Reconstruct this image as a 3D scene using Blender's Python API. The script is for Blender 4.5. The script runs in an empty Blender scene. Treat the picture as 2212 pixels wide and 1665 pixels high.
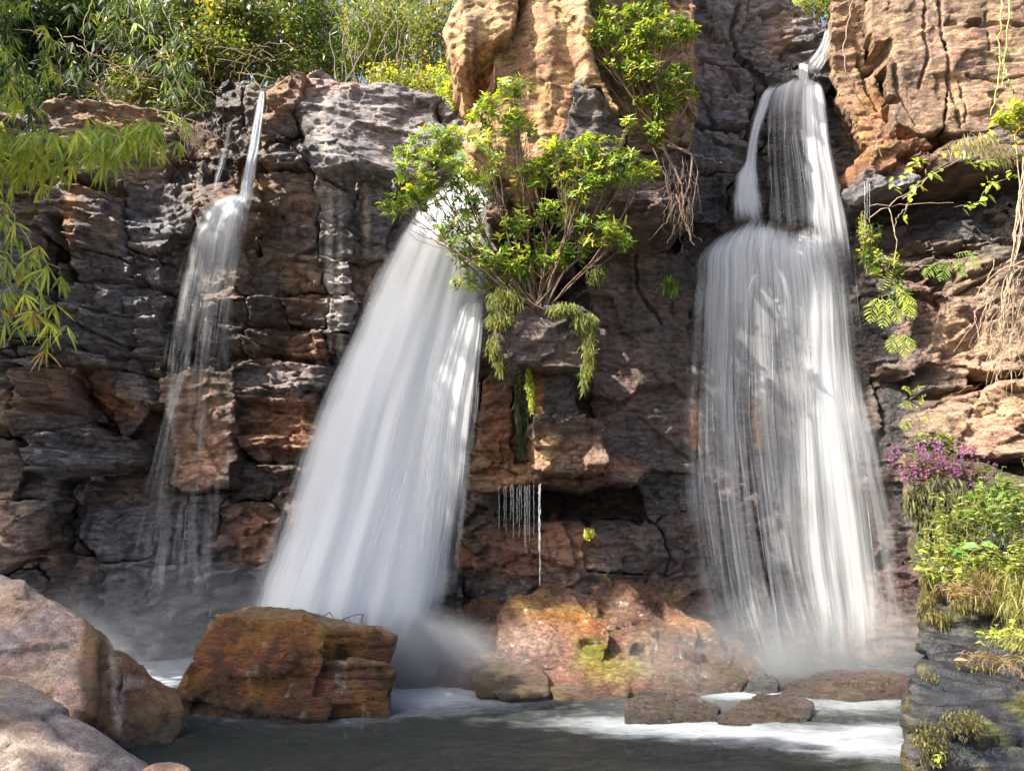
import bpy, bmesh, math, time
import numpy as np
from mathutils import Vector
T0 = time.time()
scn = bpy.context.scene
COL = scn.collection

# ------------------------------------------------------------------ camera, sky, sun, exposure
TILT = math.radians(10.4)
CAMZ = 1.6
HT = 0.6                     # tangent of half the horizontal field of view
cam_d = bpy.data.cameras.new('camera')
cam = bpy.data.objects.new('camera', cam_d)
COL.objects.link(cam)
cam.location = (0, 0, CAMZ)
cam.rotation_euler = (math.pi/2 + TILT, 0, 0)
cam_d.sensor_width = 36
cam_d.lens = 18/HT
cam_d.clip_end = 2000
scn.camera = cam

SUN_TO = Vector((-0.62, -0.24, 0.74)).normalized()
world = bpy.data.worlds.new('World')
scn.world = world
world.use_nodes = True
wn = world.node_tree
wn.nodes.clear()
wo = wn.nodes.new('ShaderNodeOutputWorld')
bg = wn.nodes.new('ShaderNodeBackground')
sky = wn.nodes.new('ShaderNodeTexSky')
sky.sky_type = 'NISHITA'
sky.sun_disc = False
sky.sun_elevation = math.asin(SUN_TO.z)
sky.sun_rotation = math.atan2(SUN_TO.x, SUN_TO.y)
sky.dust_density = 5.0
sky.ozone_density = 0.5
sky.air_density = 0.8
bg.inputs[1].default_value = 0.135
wn.links.new(sky.outputs[0], bg.inputs[0])
wn.links.new(bg.outputs[0], wo.inputs[0])
sd = bpy.data.lights.new('sun', 'SUN')
sd.energy = 5.0
sd.angle = math.radians(0.5)
sd.color = (1.0, 0.93, 0.82)
sun = bpy.data.objects.new('sun', sd)
COL.objects.link(sun)
sun.rotation_euler = SUN_TO.to_track_quat('Z', 'Y').to_euler()
scn.view_settings.view_transform = 'Standard'
scn.view_settings.look = 'None'
scn.view_settings.exposure = 1.5
scn.view_settings.gamma = 1
scn.view_settings.use_curve_mapping = False
scn.cycles.max_bounces = 6
scn.cycles.diffuse_bounces = 3
scn.cycles.glossy_bounces = 2
scn.cycles.transmission_bounces = 3
scn.cycles.transparent_max_bounces = 20
scn.cycles.volume_bounces = 0
scn.cycles.use_denoising = True

# ------------------------------------------------------------------ photo-to-place helpers
CT, ST = math.cos(TILT), math.sin(TILT)
def P(u, v, Y):
    """world point seen at (u, v) of the 2212 x 1665 view, Y metres in front"""
    u = np.asarray(u, float); v = np.asarray(v, float); Y = np.asarray(Y, float)
    sx = (u-1106)/1106*HT; sy = (832.5-v)/1106*HT
    t = Y/(CT - sy*ST)
    return np.stack(np.broadcast_arrays(sx*t, Y, CAMZ + t*(ST + sy*CT)), -1)
def UV(x, y, z):
    dz = z-CAMZ
    f = y*CT + dz*ST
    up = -y*ST + dz*CT
    return 1106 + x/f/HT*1106, 832.5 - up/f/HT*1106
def Wp(u, v, z=0.0):
    """point on the level z seen at (u, v)"""
    sx = (u-1106)/1106*HT; sy = (832.5-v)/1106*HT
    t = (z-CAMZ)/(ST + sy*CT)
    return np.array([sx*t, t*(CT - sy*ST), z])

# ------------------------------------------------------------------ noise (numpy)
_r = np.random.RandomState(7)
PERM = np.concatenate([_r.permutation(256)]*3).astype(np.int32)
_g = _r.normal(size=(256, 3)); GRD = (_g/np.linalg.norm(_g, axis=1)[:, None])
def pn(x, y, z):
    x, y, z = np.broadcast_arrays(np.asarray(x, float), np.asarray(y, float), np.asarray(z, float))
    xi = np.floor(x).astype(np.int64); yi = np.floor(y).astype(np.int64); zi = np.floor(z).astype(np.int64)
    xf = x-xi; yf = y-yi; zf = z-zi
    xi &= 255; yi &= 255; zi &= 255
    f = lambda t: t*t*t*(t*(t*6-15)+10)
    u, v, w = f(xf), f(yf), f(zf)
    def g(i, j, k):
        h = PERM[PERM[PERM[xi+i]+yi+j]+zi+k]
        gr = GRD[h]
        return gr[..., 0]*(xf-i) + gr[..., 1]*(yf-j) + gr[..., 2]*(zf-k)
    def L(a, b, t): return a + t*(b-a)
    return L(L(L(g(0,0,0), g(1,0,0), u), L(g(0,1,0), g(1,1,0), u), v),
             L(L(g(0,0,1), g(1,0,1), u), L(g(0,1,1), g(1,1,1), u), v), w)*1.5
def fbm(x, y, z, o=4, gain=0.5):
    s = 0; a = 1; n = 0
    for i in range(o):
        s = s + a*pn(x+17.3*i, y+5.1*i, z-9.7*i); n += a
        a *= gain; x = x*2.03; y = y*2.03; z = z*2.03
    return s/n*1.4
def ridged(x, y, z, o=3):
    s = 0; a = 1; n = 0
    for i in range(o):
        s = s + a*(1-2*np.abs(pn(x+7.3*i, y, z-3.7*i))); n += a
        a *= .5; x = x*2.1; y = y*2.1; z = z*2.1
    return s/n
def facets(x, z, seed, cell):
    """chiselled facets: every worley cell carries its own random tilt. returns height and border distance"""
    x = x/cell; z = z/cell
    xi = np.floor(x); zi = np.floor(z)
    b = np.full(x.shape, 9.0); b2 = b.copy(); h = np.zeros(x.shape)
    for i in (-1, 0, 1):
        for j in (-1, 0, 1):
            cx = xi+i; cz = zi+j
            k = PERM[(PERM[(cx.astype(int)+seed) & 255]+(cz.astype(int) & 255)) & 511]
            px = cx + 0.5 + 0.8*GRD[k, 0]*.6; pz = cz + 0.5 + 0.8*GRD[k, 1]*.6
            d = (x-px)**2 + (z-pz)**2
            hh = GRD[k, 2]*0.5 + (x-px)*GRD[(k+37) & 255, 0]*1.0 + (z-pz)*GRD[(k+91) & 255, 1]*1.0
            m = d < b
            b2 = np.where(m, b, np.minimum(b2, d)); h = np.where(m, hh, h); b = np.where(m, d, b)
    return h, np.sqrt(b2)-np.sqrt(b)
def sstep(a, b, x):
    t = np.clip((x-a)/(b-a), 0, 1)
    return t*t*(3-2*t)

# ------------------------------------------------------------------ mesh helpers
def nrm(a): return a/np.maximum(np.linalg.norm(a, axis=-1, keepdims=True), 1e-9)
NTRI = [0]
def mk(name, V, F, mat, col=None, parent=None, smooth=True, kind=None, uv=None, attr=None):
    """one mesh object. F: list of int arrays (n,k)"""
    me = bpy.data.meshes.new(name)
    V = np.asarray(V, np.float32)
    F = [np.asarray(f, np.int32) for f in F if len(f)]
    me.vertices.add(len(V)); me.vertices.foreach_set('co', V.ravel())
    nl = sum(f.size for f in F); npoly = sum(len(f) for f in F)
    me.loops.add(nl); me.polygons.add(npoly)
    me.loops.foreach_set('vertex_index', np.concatenate([f.ravel() for f in F]))
    st = []; o = 0
    for f in F:
        st.append(o + np.arange(len(f))*f.shape[1]); o += f.size
        NTRI[0] += len(f)*(f.shape[1]-2)
    me.polygons.foreach_set('loop_start', np.concatenate(st).astype(np.int32))
    me.polygons.foreach_set('use_smooth', np.full(npoly, smooth))
    me.update(calc_edges=True)
    if col is not None:
        c = np.ones((len(V), 4), np.float32); c[:, :col.shape[1]] = col
        a = me.color_attributes.new('Col', 'FLOAT_COLOR', 'POINT'); a.data.foreach_set('color', c.ravel())
    if attr is not None:
        for k, d in attr.items():
            a = me.attributes.new(k, 'FLOAT', 'POINT'); a.data.foreach_set('value', np.asarray(d, np.float32))
    if uv is not None:
        l = me.uv_layers.new(name='UVMap')
        li = np.concatenate([f.ravel() for f in F])
        l.data.foreach_set('uv', np.asarray(uv, np.float32)[li].ravel())
    if mat: me.materials.append(mat)
    ob = bpy.data.objects.new(name, me); COL.objects.link(ob)
    if parent: ob.parent = parent
    if kind: ob['kind'] = kind
    return ob
def tag(o, label, cat, group=None):
    o['label'] = label; o['category'] = cat
    if group: o['group'] = group
    return o
def thing(name, label, cat, loc=(0, 0, 0), group=None):
    o = bpy.data.objects.new(name, None); COL.objects.link(o)
    o.empty_display_size = .2
    # the base stays at the origin of its parts' coordinates so that parts keep world positions
    o.location = tuple(float(c) for c in loc)
    return tag(o, label, cat, group)
def under(o, th):
    """parent o (built in world coordinates) to the thing th, keeping its place"""
    o.parent = th
    o.location = -Vector(th.location)
    return o

# ------------------------------------------------------------------ materials
def newmat(name):
    m = bpy.data.materials.new(name); m.use_nodes = True
    nt = m.node_tree; nt.nodes.clear()
    return m, nt
def N(nt, t, **k):
    n = nt.nodes.new(t)
    for a, b in k.items():
        if a.startswith('i_'): n.inputs[a[2:].replace('_', ' ')].default_value = b
        else: setattr(n, a, b)
    return n
def math_(nt, op, a, b=None, c=None, clamp=False):
    n = nt.nodes.new('ShaderNodeMath'); n.operation = op; n.use_clamp = clamp
    for i, s in enumerate((a, b, c)):
        if s is None: continue
        if isinstance(s, (int, float)): n.inputs[i].default_value = s
        else: nt.links.new(s, n.inputs[i])
    return n.outputs[0]
def rock_material(name, fine=1.0, bump=1.0, strat=1.0, crack=-.2):
    m, nt = newmat(name); L = nt.links.new
    out = N(nt, 'ShaderNodeOutputMaterial'); b = N(nt, 'ShaderNodeBsdfPrincipled'); L(b.outputs[0], out.inputs[0])
    at = N(nt, 'ShaderNodeAttribute', attribute_name='Col')
    geo = N(nt, 'ShaderNodeNewGeometry')
    mp = N(nt, 'ShaderNodeMapping'); mp.inputs['Scale'].default_value = (1, 1, 5.0*strat)
    mp.inputs['Rotation'].default_value = (0, .05, 0)
    L(geo.outputs['Position'], mp.inputs[0])
    n1 = N(nt, 'ShaderNodeTexNoise', i_Scale=6.0*fine, i_Detail=9.0, i_Roughness=.68); L(mp.outputs[0], n1.inputs['Vector'])
    n2 = N(nt, 'ShaderNodeTexNoise', i_Scale=46.0*fine, i_Detail=6.0, i_Roughness=.7); L(geo.outputs['Position'], n2.inputs['Vector'])
    n3 = N(nt, 'ShaderNodeTexNoise', i_Scale=3.0, i_Detail=6.0, i_Roughness=.6); L(geo.outputs['Position'], n3.inputs['Vector'])
    # speckle and grain on the stone's own colour
    r1 = N(nt, 'ShaderNodeMapRange'); L(n1.outputs[0], r1.inputs[0])
    for i, x in zip((1, 2, 3, 4), (.3, .72, .42, 1.6)): r1.inputs[i].default_value = x
    r2 = N(nt, 'ShaderNodeMapRange'); L(n2.outputs[0], r2.inputs[0])
    for i, x in zip((1, 2, 3, 4), (.3, .7, .5, 1.55)): r2.inputs[i].default_value = x
    mul = math_(nt, 'MULTIPLY', r1.outputs[0], r2.outputs[0])
    sc = N(nt, 'ShaderNodeVectorMath', operation='SCALE'); L(at.outputs['Color'], sc.inputs[0]); L(mul, sc.inputs['Scale'])
    hs = N(nt, 'ShaderNodeHueSaturation'); L(sc.outputs[0], hs.inputs['Color'])
    r3 = N(nt, 'ShaderNodeMapRange'); L(n3.outputs[0], r3.inputs[0])
    for i, x in zip((1, 2, 3, 4), (.3, .7, .47, .525)): r3.inputs[i].default_value = x
    L(r3.outputs[0], hs.inputs['Hue'])
    L(hs.outputs[0], b.inputs['Base Color'])
    rr = N(nt, 'ShaderNodeMapRange'); L(at.outputs['Alpha'], rr.inputs[0])
    for i, x in zip((1, 2, 3, 4), (0, 1, .92, .14)): rr.inputs[i].default_value = x
    rg = math_(nt, 'MULTIPLY_ADD', n1.outputs[0], .35, rr.outputs[0]); rg = math_(nt, 'SUBTRACT', rg, .17, clamp=True)
    L(rg, b.inputs['Roughness'])
    v = N(nt, 'ShaderNodeTexVoronoi', feature='DISTANCE_TO_EDGE', i_Scale=2.6*fine)
    wv = N(nt, 'ShaderNodeVectorMath', operation='MULTIPLY_ADD'); L(n1.outputs['Color'], wv.inputs[0])
    wv.inputs[1].default_value = (.5, .5, .5); L(mp.outputs[0], wv.inputs[2]); L(wv.outputs[0], v.inputs['Vector'])
    vr = N(nt, 'ShaderNodeMapRange'); L(v.outputs['Distance'], vr.inputs[0])
    for i, x in zip((1, 2, 3, 4), (0, .045, crack, 0)): vr.inputs[i].default_value = x
    h = math_(nt, 'MULTIPLY_ADD', n2.outputs[0], .40, math_(nt, 'MULTIPLY', n1.outputs[0], .62)); h = math_(nt, 'ADD', h, vr.outputs[0])
    bp = N(nt, 'ShaderNodeBump'); bp.inputs['Strength'].default_value = 1.0; bp.inputs['Distance'].default_value = .07*bump
    L(h, bp.inputs['Height']); L(bp.outputs[0], b.inputs['Normal'])
    b.inputs['Specular IOR Level'].default_value = .3 if name == 'black_wet_stone' else .5
    return m
def leaf_material(name, trans=.38, rough=.42):
    m, nt = newmat(name); L = nt.links.new
    out = N(nt, 'ShaderNodeOutputMaterial'); b = N(nt, 'ShaderNodeBsdfPrincipled')
    at = N(nt, 'ShaderNodeAttribute', attribute_name='Col')
    geo = N(nt, 'ShaderNodeNewGeometry')
    n1 = N(nt, 'ShaderNodeTexNoise', i_Scale=14.0, i_Detail=2.0); L(geo.outputs['Position'], n1.inputs['Vector'])
    r1 = N(nt, 'ShaderNodeMapRange'); L(n1.outputs[0], r1.inputs[0])
    for i, x in zip((1, 2, 3, 4), (.3, .7, .75, 1.25)): r1.inputs[i].default_value = x
    sc = N(nt, 'ShaderNodeVectorMath', operation='SCALE'); L(at.outputs['Color'], sc.inputs[0]); L(r1.outputs[0], sc.inputs['Scale'])
    t = N(nt, 'ShaderNodeBsdfTranslucent'); mx = N(nt, 'ShaderNodeMixShader'); mx.inputs[0].default_value = trans
    g = N(nt, 'ShaderNodeVectorMath', operation='MULTIPLY'); L(sc.outputs[0], g.inputs[0]); g.inputs[1].default_value = (1.5, 1.35, .6)
    L(sc.outputs[0], b.inputs['Base Color']); L(g.outputs[0], t.inputs[0])
    b.inputs['Roughness'].default_value = rough
    L(b.outputs[0], mx.inputs[1]); L(t.outputs[0], mx.inputs[2]); L(mx.outputs[0], out.inputs[0])
    return m
def bark_material(name, rough=.85):
    m, nt = newmat(name); L = nt.links.new
    out = N(nt, 'ShaderNodeOutputMaterial'); b = N(nt, 'ShaderNodeBsdfPrincipled'); L(b.outputs[0], out.inputs[0])
    at = N(nt, 'ShaderNodeAttribute', attribute_name='Col'); geo = N(nt, 'ShaderNodeNewGeometry')
    n1 = N(nt, 'ShaderNodeTexNoise', i_Scale=30.0, i_Detail=4.0); L(geo.outputs['Position'], n1.inputs['Vector'])
    r1 = N(nt, 'ShaderNodeMapRange'); L(n1.outputs[0], r1.inputs[0])
    for i, x in zip((1, 2, 3, 4), (.3, .7, .6, 1.4)): r1.inputs[i].default_value = x
    sc = N(nt, 'ShaderNodeVectorMath', operation='SCALE'); L(at.outputs['Color'], sc.inputs[0]); L(r1.outputs[0], sc.inputs['Scale'])
    L(sc.outputs[0], b.inputs['Base Color']); b.inputs['Roughness'].default_value = rough
    return m
def fall_material(name, base=.35, amp=1.3, sx=34.0, st=1.0, gain=1.0, tint=(.82, .85, .87), fine=.5):
    """long-exposure falling water: white, streaked along the flow, see-through between the streaks"""
    m, nt = newmat(name); L = nt.links.new
    out = N(nt, 'ShaderNodeOutputMaterial')
    uv = N(nt, 'ShaderNodeUVMap'); at = N(nt, 'ShaderNodeAttribute', attribute_name='dens')
    def streak(a, b, det, seed):
        mp = N(nt, 'ShaderNodeMapping'); mp.inputs['Scale'].default_value = (a, b, 1); mp.inputs['Location'].default_value = (seed, seed*2, seed)
        L(uv.outputs[0], mp.inputs[0])
        n = N(nt, 'ShaderNodeTexNoise', i_Scale=1.0, i_Detail=det, i_Roughness=.55); L(mp.outputs[0], n.inputs['Vector'])
        return n.outputs[0]
    s1 = streak(sx*.28, st*.9, 2.0, 3.1); s2 = streak(sx, st*1.4, 3.0, 8.7); s3 = streak(sx*3.6, st*3.0, 2.0, 1.3)
    a = math_(nt, 'MULTIPLY_ADD', math_(nt, 'SUBTRACT', s1, .5), 2.2*amp, base)
    a = math_(nt, 'MULTIPLY_ADD', math_(nt, 'SUBTRACT', s2, .5), 2.4*amp, a)
    a = math_(nt, 'MULTIPLY_ADD', math_(nt, 'SUBTRACT', s3, .5), 2.4*amp*fine, a)
    # the streaks thin out with the local amount of water
    d2 = math_(nt, 'MULTIPLY_ADD', at.outputs['Fac'], 1.5*gain, -.75)
    a = math_(nt, 'ADD', a, d2, clamp=True)
    al = math_(nt, 'MULTIPLY', a, math_(nt, 'POWER', math_(nt, 'MULTIPLY', at.outputs['Fac'], 1.0, clamp=True), .7), clamp=True)
    d = N(nt, 'ShaderNodeBsdfPrincipled'); d.inputs['Base Color'].default_value = (*tint, 1); d.inputs['Roughness'].default_value = .6
    d.inputs['Specular IOR Level'].default_value = .3
    bmp = N(nt, 'ShaderNodeBump'); bmp.inputs['Strength'].default_value = .35; bmp.inputs['Distance'].default_value = .05
    L(s2, bmp.inputs['Height']); L(bmp.outputs[0], d.inputs['Normal'])
    t = N(nt, 'ShaderNodeBsdfTranslucent'); t.inputs[0].default_value = (*tint, 1)
    m1 = N(nt, 'ShaderNodeMixShader'); m1.inputs[0].default_value = .45; L(d.outputs[0], m1.inputs[1]); L(t.outputs[0], m1.inputs[2])
    tr = N(nt, 'ShaderNodeBsdfTransparent'); mx = N(nt, 'ShaderNodeMixShader')
    L(al, mx.inputs[0]); L(tr.outputs[0], mx.inputs[1]); L(m1.outputs[0], mx.inputs[2]); L(mx.outputs[0], out.inputs[0])
    return m
M_CLIFF = rock_material('cliff_stone', strat=.6)
M_SMOOTH = rock_material('boulder_stone', fine=1.3, bump=.55, strat=.3, crack=-.10)
M_LEDGE = rock_material('black_wet_stone', fine=1.2, bump=.28, strat=1.2, crack=0)
M_CRUMP = rock_material('crumpled_wet_stone', fine=2.6, bump=1.0, strat=.5, crack=-.35)
M_WETROCK = rock_material('wet_ribbed_stone', fine=2.0, bump=.9, strat=.9, crack=-.06)
M_LEAF = leaf_material('leaf_green'); M_BAMBOO = leaf_material('bamboo_leaf', .45, .6); M_BARK = bark_material('bark')
M_MOSS = leaf_material('moss_blade', .3, .8)

# ------------------------------------------------------------------ colours of the stone
TONES = {  # (main, second, wetness)
 'tan':   ((.37, .24, .14), (.27, .185, .125), .05),
 'gold':  ((.50, .325, .17), (.42, .25, .12), .0),
 'brown': ((.25, .155, .095), (.13, .105, .095), .55),
 'rust':  ((.27, .125, .055), (.15, .09, .065), .5),
 'grey':  ((.24, .225, .23), (.125, .118, .128), .6),
 'pgrey': ((.28, .25, .25), (.155, .145, .158), .5),
 'dark':  ((.075, .07, .076), (.125, .105, .092), .8),
 'black': ((.025, .023, .025), (.05, .04, .037), .75),
 'wall':  ((.19, .13, .10), (.11, .088, .078), .4),
 'deep':  ((.035, .028, .025), (.05, .038, .03), .3),  # hollows and backing rock: their shade put into a near-black tone
}
# (u, v, ru, rv, colour, strength): stains, mineral runs, weathering, and a few painted patches of sun and shade
STAINS_AND_LIGHT = [
 (148, 470, 14, 90, (.50, .26, .10), .8), (255, 270, 90, 30, (.45, .27, .14), .6), (250, 480, 10, 70, (.36, .26, .18), .5),
 (712, 560, 9, 190, (.62, .57, .52), .85), (735, 600, 8, 200, (.55, .50, .45), .8), (700, 280, 12, 110, (.46, .38, .33), .8),
 (755, 240, 9, 60, (.46, .40, .36), .6), (790, 470, 9, 90, (.55, .44, .34), .8), (820, 300, 10, 80, (.38, .32, .28), .6), (690, 430, 8, 60, (.5, .44, .4), .5),
 (650, 190, 35, 30, (.30, .16, .10), .7), (600, 210, 40, 40, (.33, .18, .10), .8), (735, 185, 60, 20, (.36, .20, .13), .6),
 (570, 560, 50, 60, (.17, .13, .07), .6), (575, 430, 25, 50, (.19, .14, .05), .6),
 (430, 600, 60, 40, (.26, .16, .10), .6), (430, 930, 70, 120, (.33, .19, .12), .8), (430, 1000, 60, 50, (.38, .20, .11), .6),
 (600, 920, 80, 60, (.34, .17, .09), .6), (560, 1140, 70, 60, (.30, .15, .08), .7), (100, 860, 60, 50, (.25, .13, .07), .5),
 (600, 820, 90, 30, (.2, .15, .14), .5), (60, 1160, 90, 50, (.19, .125, .10), .7), (250, 860, 50, 40, (.27, .13, .06), .7),
 (430, 1300, 120, 60, (.17, .16, .17), .6), (250, 640, 100, 70, (.15, .14, .16), .5), (330, 490, 70, 60, (.18, .17, .19), .5),
 (1090, 940, 50, 90, (.30, .13, .055), .8), (1090, 1030, 60, 30, (.44, .24, .13), .8), (1160, 860, 14, 60, (.55, .25, .08), .8),
 (1330, 1010, 60, 20, (.36, .17, .09), .8), (1350, 850, 90, 90, (.19, .115, .095), .6), (1240, 1180, 70, 50, (.27, .13, .07), .7), (1110, 1200, 60, 50, (.28, .13, .07), .6),
 (1500, 920, 18, 60, (.62, .30, .10), .9), (1640, 900, 16, 90, (.60, .33, .13), .9), (1650, 690, 22, 70, (.45, .38, .28), .8),
 (1330, 420, 90, 40, (.22, .13, .10), .7), (1560, 160, 50, 60, (.24, .19, .18), .5), (1690, 90, 40, 30, (.30, .18, .12), .6), (1700, 40, 40, 20, (.34, .24, .15), .6),
 (1870, 250, 40, 60, (.42, .22, .09), .8), (1830, 60, 30, 60, (.33, .20, .12), .6), (1900, 320, 40, 60, (.28, .14, .06), .6),
 (2100, 230, 90, 30, (.46, .27, .15), .5), (2020, 90, 40, 60, (.36, .24, .18), .5), (2090, 150, 12, 120, (.25, .16, .12), .5),
 (2130, 760, 90, 70, (.42, .26, .16), .6), (2140, 900, 90, 60, (.40, .24, .14), .6), (1990, 640, 60, 60, (.2, .10, .07), .5),
 (1270, 960, 40, 50, (.42, .25, .12), .6), (1180, 970, 60, 40, (.60, .36, .16), .7), (1240, 930, 60, 20, (.14, .10, .07), .6),  # lowest ledge block: sun patch at left and shadow above it, painted in
 (1820, 1390, 110, 40, (.30, .14, .07), .7), (1900, 1250, 60, 80, (.2, .12, .11), .5),
]
def tone_field(LB, shapes, rad=16):
    """the colour provinces of the stone, flowing into each other across the blocks"""
    tb = np.array([TONES[s['tone']][0]+TONES[s['tone']][1]+(TONES[s['tone']][2], 1.0) for s in shapes] + [(0,)*8], float)
    T = tb[LB][::2, ::2]
    def box(A, r, ax):
        c = np.cumsum(np.concatenate([np.repeat(np.take(A, [0], ax), r+1, ax), A, np.repeat(np.take(A, [-1], ax), r, ax)], ax), ax)
        n = A.shape[ax]
        return (np.take(c, range(2*r+1, 2*r+1+n), ax) - np.take(c, range(0, n), ax))/(2*r+1)
    for _ in range(2): T = box(box(T, rad//2, 0), rad//2, 1)
    return T[..., :7]/np.maximum(T[..., 7:], 1e-6)
def paint(X, Z, Y, U, V, tone, seed, stains=True, TF=None):
    a, b, wet = TONES[tone]
    a = np.array(a); b = np.array(b)
    if TF is not None:
        wu = 22*fbm(X*1.1, 7, Z*1.1, 4); wv = 22*fbm(X*1.1, 17, Z*1.1, 4)
        t = TF[np.clip((V+wv-RV0)/(2*RS), 0, TF.shape[0]-1).astype(int), np.clip((U+wu-RU0)/(2*RS), 0, TF.shape[1]-1).astype(int)]
        k = .75
        a = a*(1-k) + t[:, :3]*k; b = b*(1-k) + t[:, 3:6]*k; wet = wet*(1-k) + t[:, 6]*k
    n = sstep(-.35, .35, fbm(X*1.1+seed*.05, Y*.6, Z*1.6, 4))[:, None]
    c = a*(1-n) + b*n
    # bedding bands and dark water runs in the stone
    band = fbm(X*.7, Y*.5+seed, Z*9, 3)[:, None]
    c = c*(1 + .35*band)
    run = sstep(.12, .5, fbm(X*5.5, seed*.1, Z*.35, 3))[:, None]
    c = c*(1-.42*run)
    w = wet + 0*X + .3*fbm(X*.8, 3.3, Z*.5, 2)
    if stains:
        for (u, v, ru, rv, cc, s) in STAINS_AND_LIGHT:
            q = ((U-u)/ru)**2 + ((V-v)/rv)**2
            m = q < 5
            if not m.any(): continue
            nz = fbm(X[m]*3.2, 1.7+u*.01, Z[m]*1.3, 4)
            fine = fbm(X[m]*14, u*.01, Z[m]*1.2, 3)
            k = np.clip(np.exp(-q[m])*1.6 + nz*.7 + fine*.45 - .3, 0, 1)[:, None]*s
            c[m] = c[m]*(1-k) + np.array(cc)*k
    c = c*(1+.22*fbm(X*9, Y*9, Z*9, 2)[:, None])
    c = np.clip(c, .008, .75)
    return np.concatenate([c, np.clip(w+.1, 0, 1)[:, None]], 1)

# ------------------------------------------------------------------ the cliff, block by block
DEPTH_PTS = np.array([
 (0,300,12.2),(0,800,11.8),(0,1300,11.5),(300,300,12.9),(300,800,12.6),(300,1300,12.6),(600,250,12.3),(600,800,12.9),(600,1300,12.9),
 (900,300,12.7),(900,800,12.7),(900,1300,12.4),(1250,400,12.4),(1250,700,12.2),(1300,900,11.7),(1250,1250,11.1),
 (1550,100,13.1),(1550,500,12.9),(1550,1000,12.6),(1500,1300,11.7),(1750,60,14.2),(1750,300,13.7),(1750,500,13.2),(1750,1000,12.6),(1800,1400,11.6),
 (2000,300,12.4),(2000,700,11.7),(2000,1100,11.0),(2212,300,11.8),(2212,700,10.9),(2212,1100,9.7)], float)
def reg(U, V):
    w = 0; s = 0
    for (u, v, d) in DEPTH_PTS:
        k = np.exp(-((U-u)**2 + ((V-v)*.8)**2)/(2*150**2)) + 1e-7
        w = w+k; s = s+k*d
    return s/w
RS = 2.0; RU0, RV0, RU1, RV1 = -260, -240, 2480, 1720
def poly_sdf(U, V, pts):
    pts = np.asarray(pts, float); n = len(pts)
    d = np.full(U.shape, 1e9); ins = np.zeros(U.shape, bool)
    for i in range(n):
        ax, ay = pts[i]; bx, by = pts[(i+1) % n]
        ex, ey = bx-ax, by-ay
        t = np.clip(((U-ax)*ex + (V-ay)*ey)/(ex*ex+ey*ey+1e-9), 0, 1)
        d = np.minimum(d, (U-ax-t*ex)**2 + (V-ay-t*ey)**2)
        c = ((ay > V) != (by > V)) & (U < (bx-ax)*(V-ay)/((by-ay) if by != ay else 1e-9) + ax)
        ins ^= c
    d = np.sqrt(d)
    return np.where(ins, -d, d)
def label_layer(shapes, warp=1.0, seed=0, lim=7):
    us = np.arange(RU0, RU1, RS); vs = np.arange(RV0, RV1, RS)
    U, V = np.meshgrid(us, vs)
    dU = warp*(30*fbm(U/150, V/110, 3.1+seed, 3) + 3*fbm(U/24, V/24, 9.1+seed, 3))
    dV = warp*(20*fbm(U/150, V/110, 5.7+seed, 3) + 3*fbm(U/26, V/20, 7.9+seed, 3))
    Uw = U+dU; Vw = V+dV
    F1 = np.full(U.shape, 1e3); F2 = F1.copy(); LB = np.full(U.shape, -1, np.int32)
    for i, s in enumerate(shapes):
        p = s['pts']
        pa = np.array(p, float)
        m = 70
        i0 = max(0, int((pa[:, 0].min()-m-RU0)/RS)); i1 = min(len(us), int((pa[:, 0].max()+m-RU0)/RS)+1)
        j0 = max(0, int((pa[:, 1].min()-m-RV0)/RS)); j1 = min(len(vs), int((pa[:, 1].max()+m-RV0)/RS)+1)
        if i1 <= i0 or j1 <= j0: continue
        sl = (slice(j0, j1), slice(i0, i1))
        d = poly_sdf(Uw[sl], Vw[sl], pa)
        f1 = F1[sl]; f2 = F2[sl]; lb = LB[sl]
        b = d < f1
        F2[sl] = np.where(b, f1, np.minimum(f2, d)); F1[sl] = np.where(b, d, f1); LB[sl] = np.where(b, i, lb)
    LB[F1 > lim] = -1
    E = np.minimum((F2-F1)/2, lim+1-F1)
    return LB, E
def sample(A, U, V, near=False):
    x = np.clip((U-RU0)/RS, 0, A.shape[1]-2); y = np.clip((V-RV0)/RS, 0, A.shape[0]-2)
    if near: return A[np.round(y).astype(int), np.round(x).astype(int)]
    xi = x.astype(int); yi = y.astype(int); fx = x-xi; fy = y-yi
    return (A[yi, xi]*(1-fx)+A[yi, xi+1]*fx)*(1-fy) + (A[yi+1, xi]*(1-fx)+A[yi+1, xi+1]*fx)*fy
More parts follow.
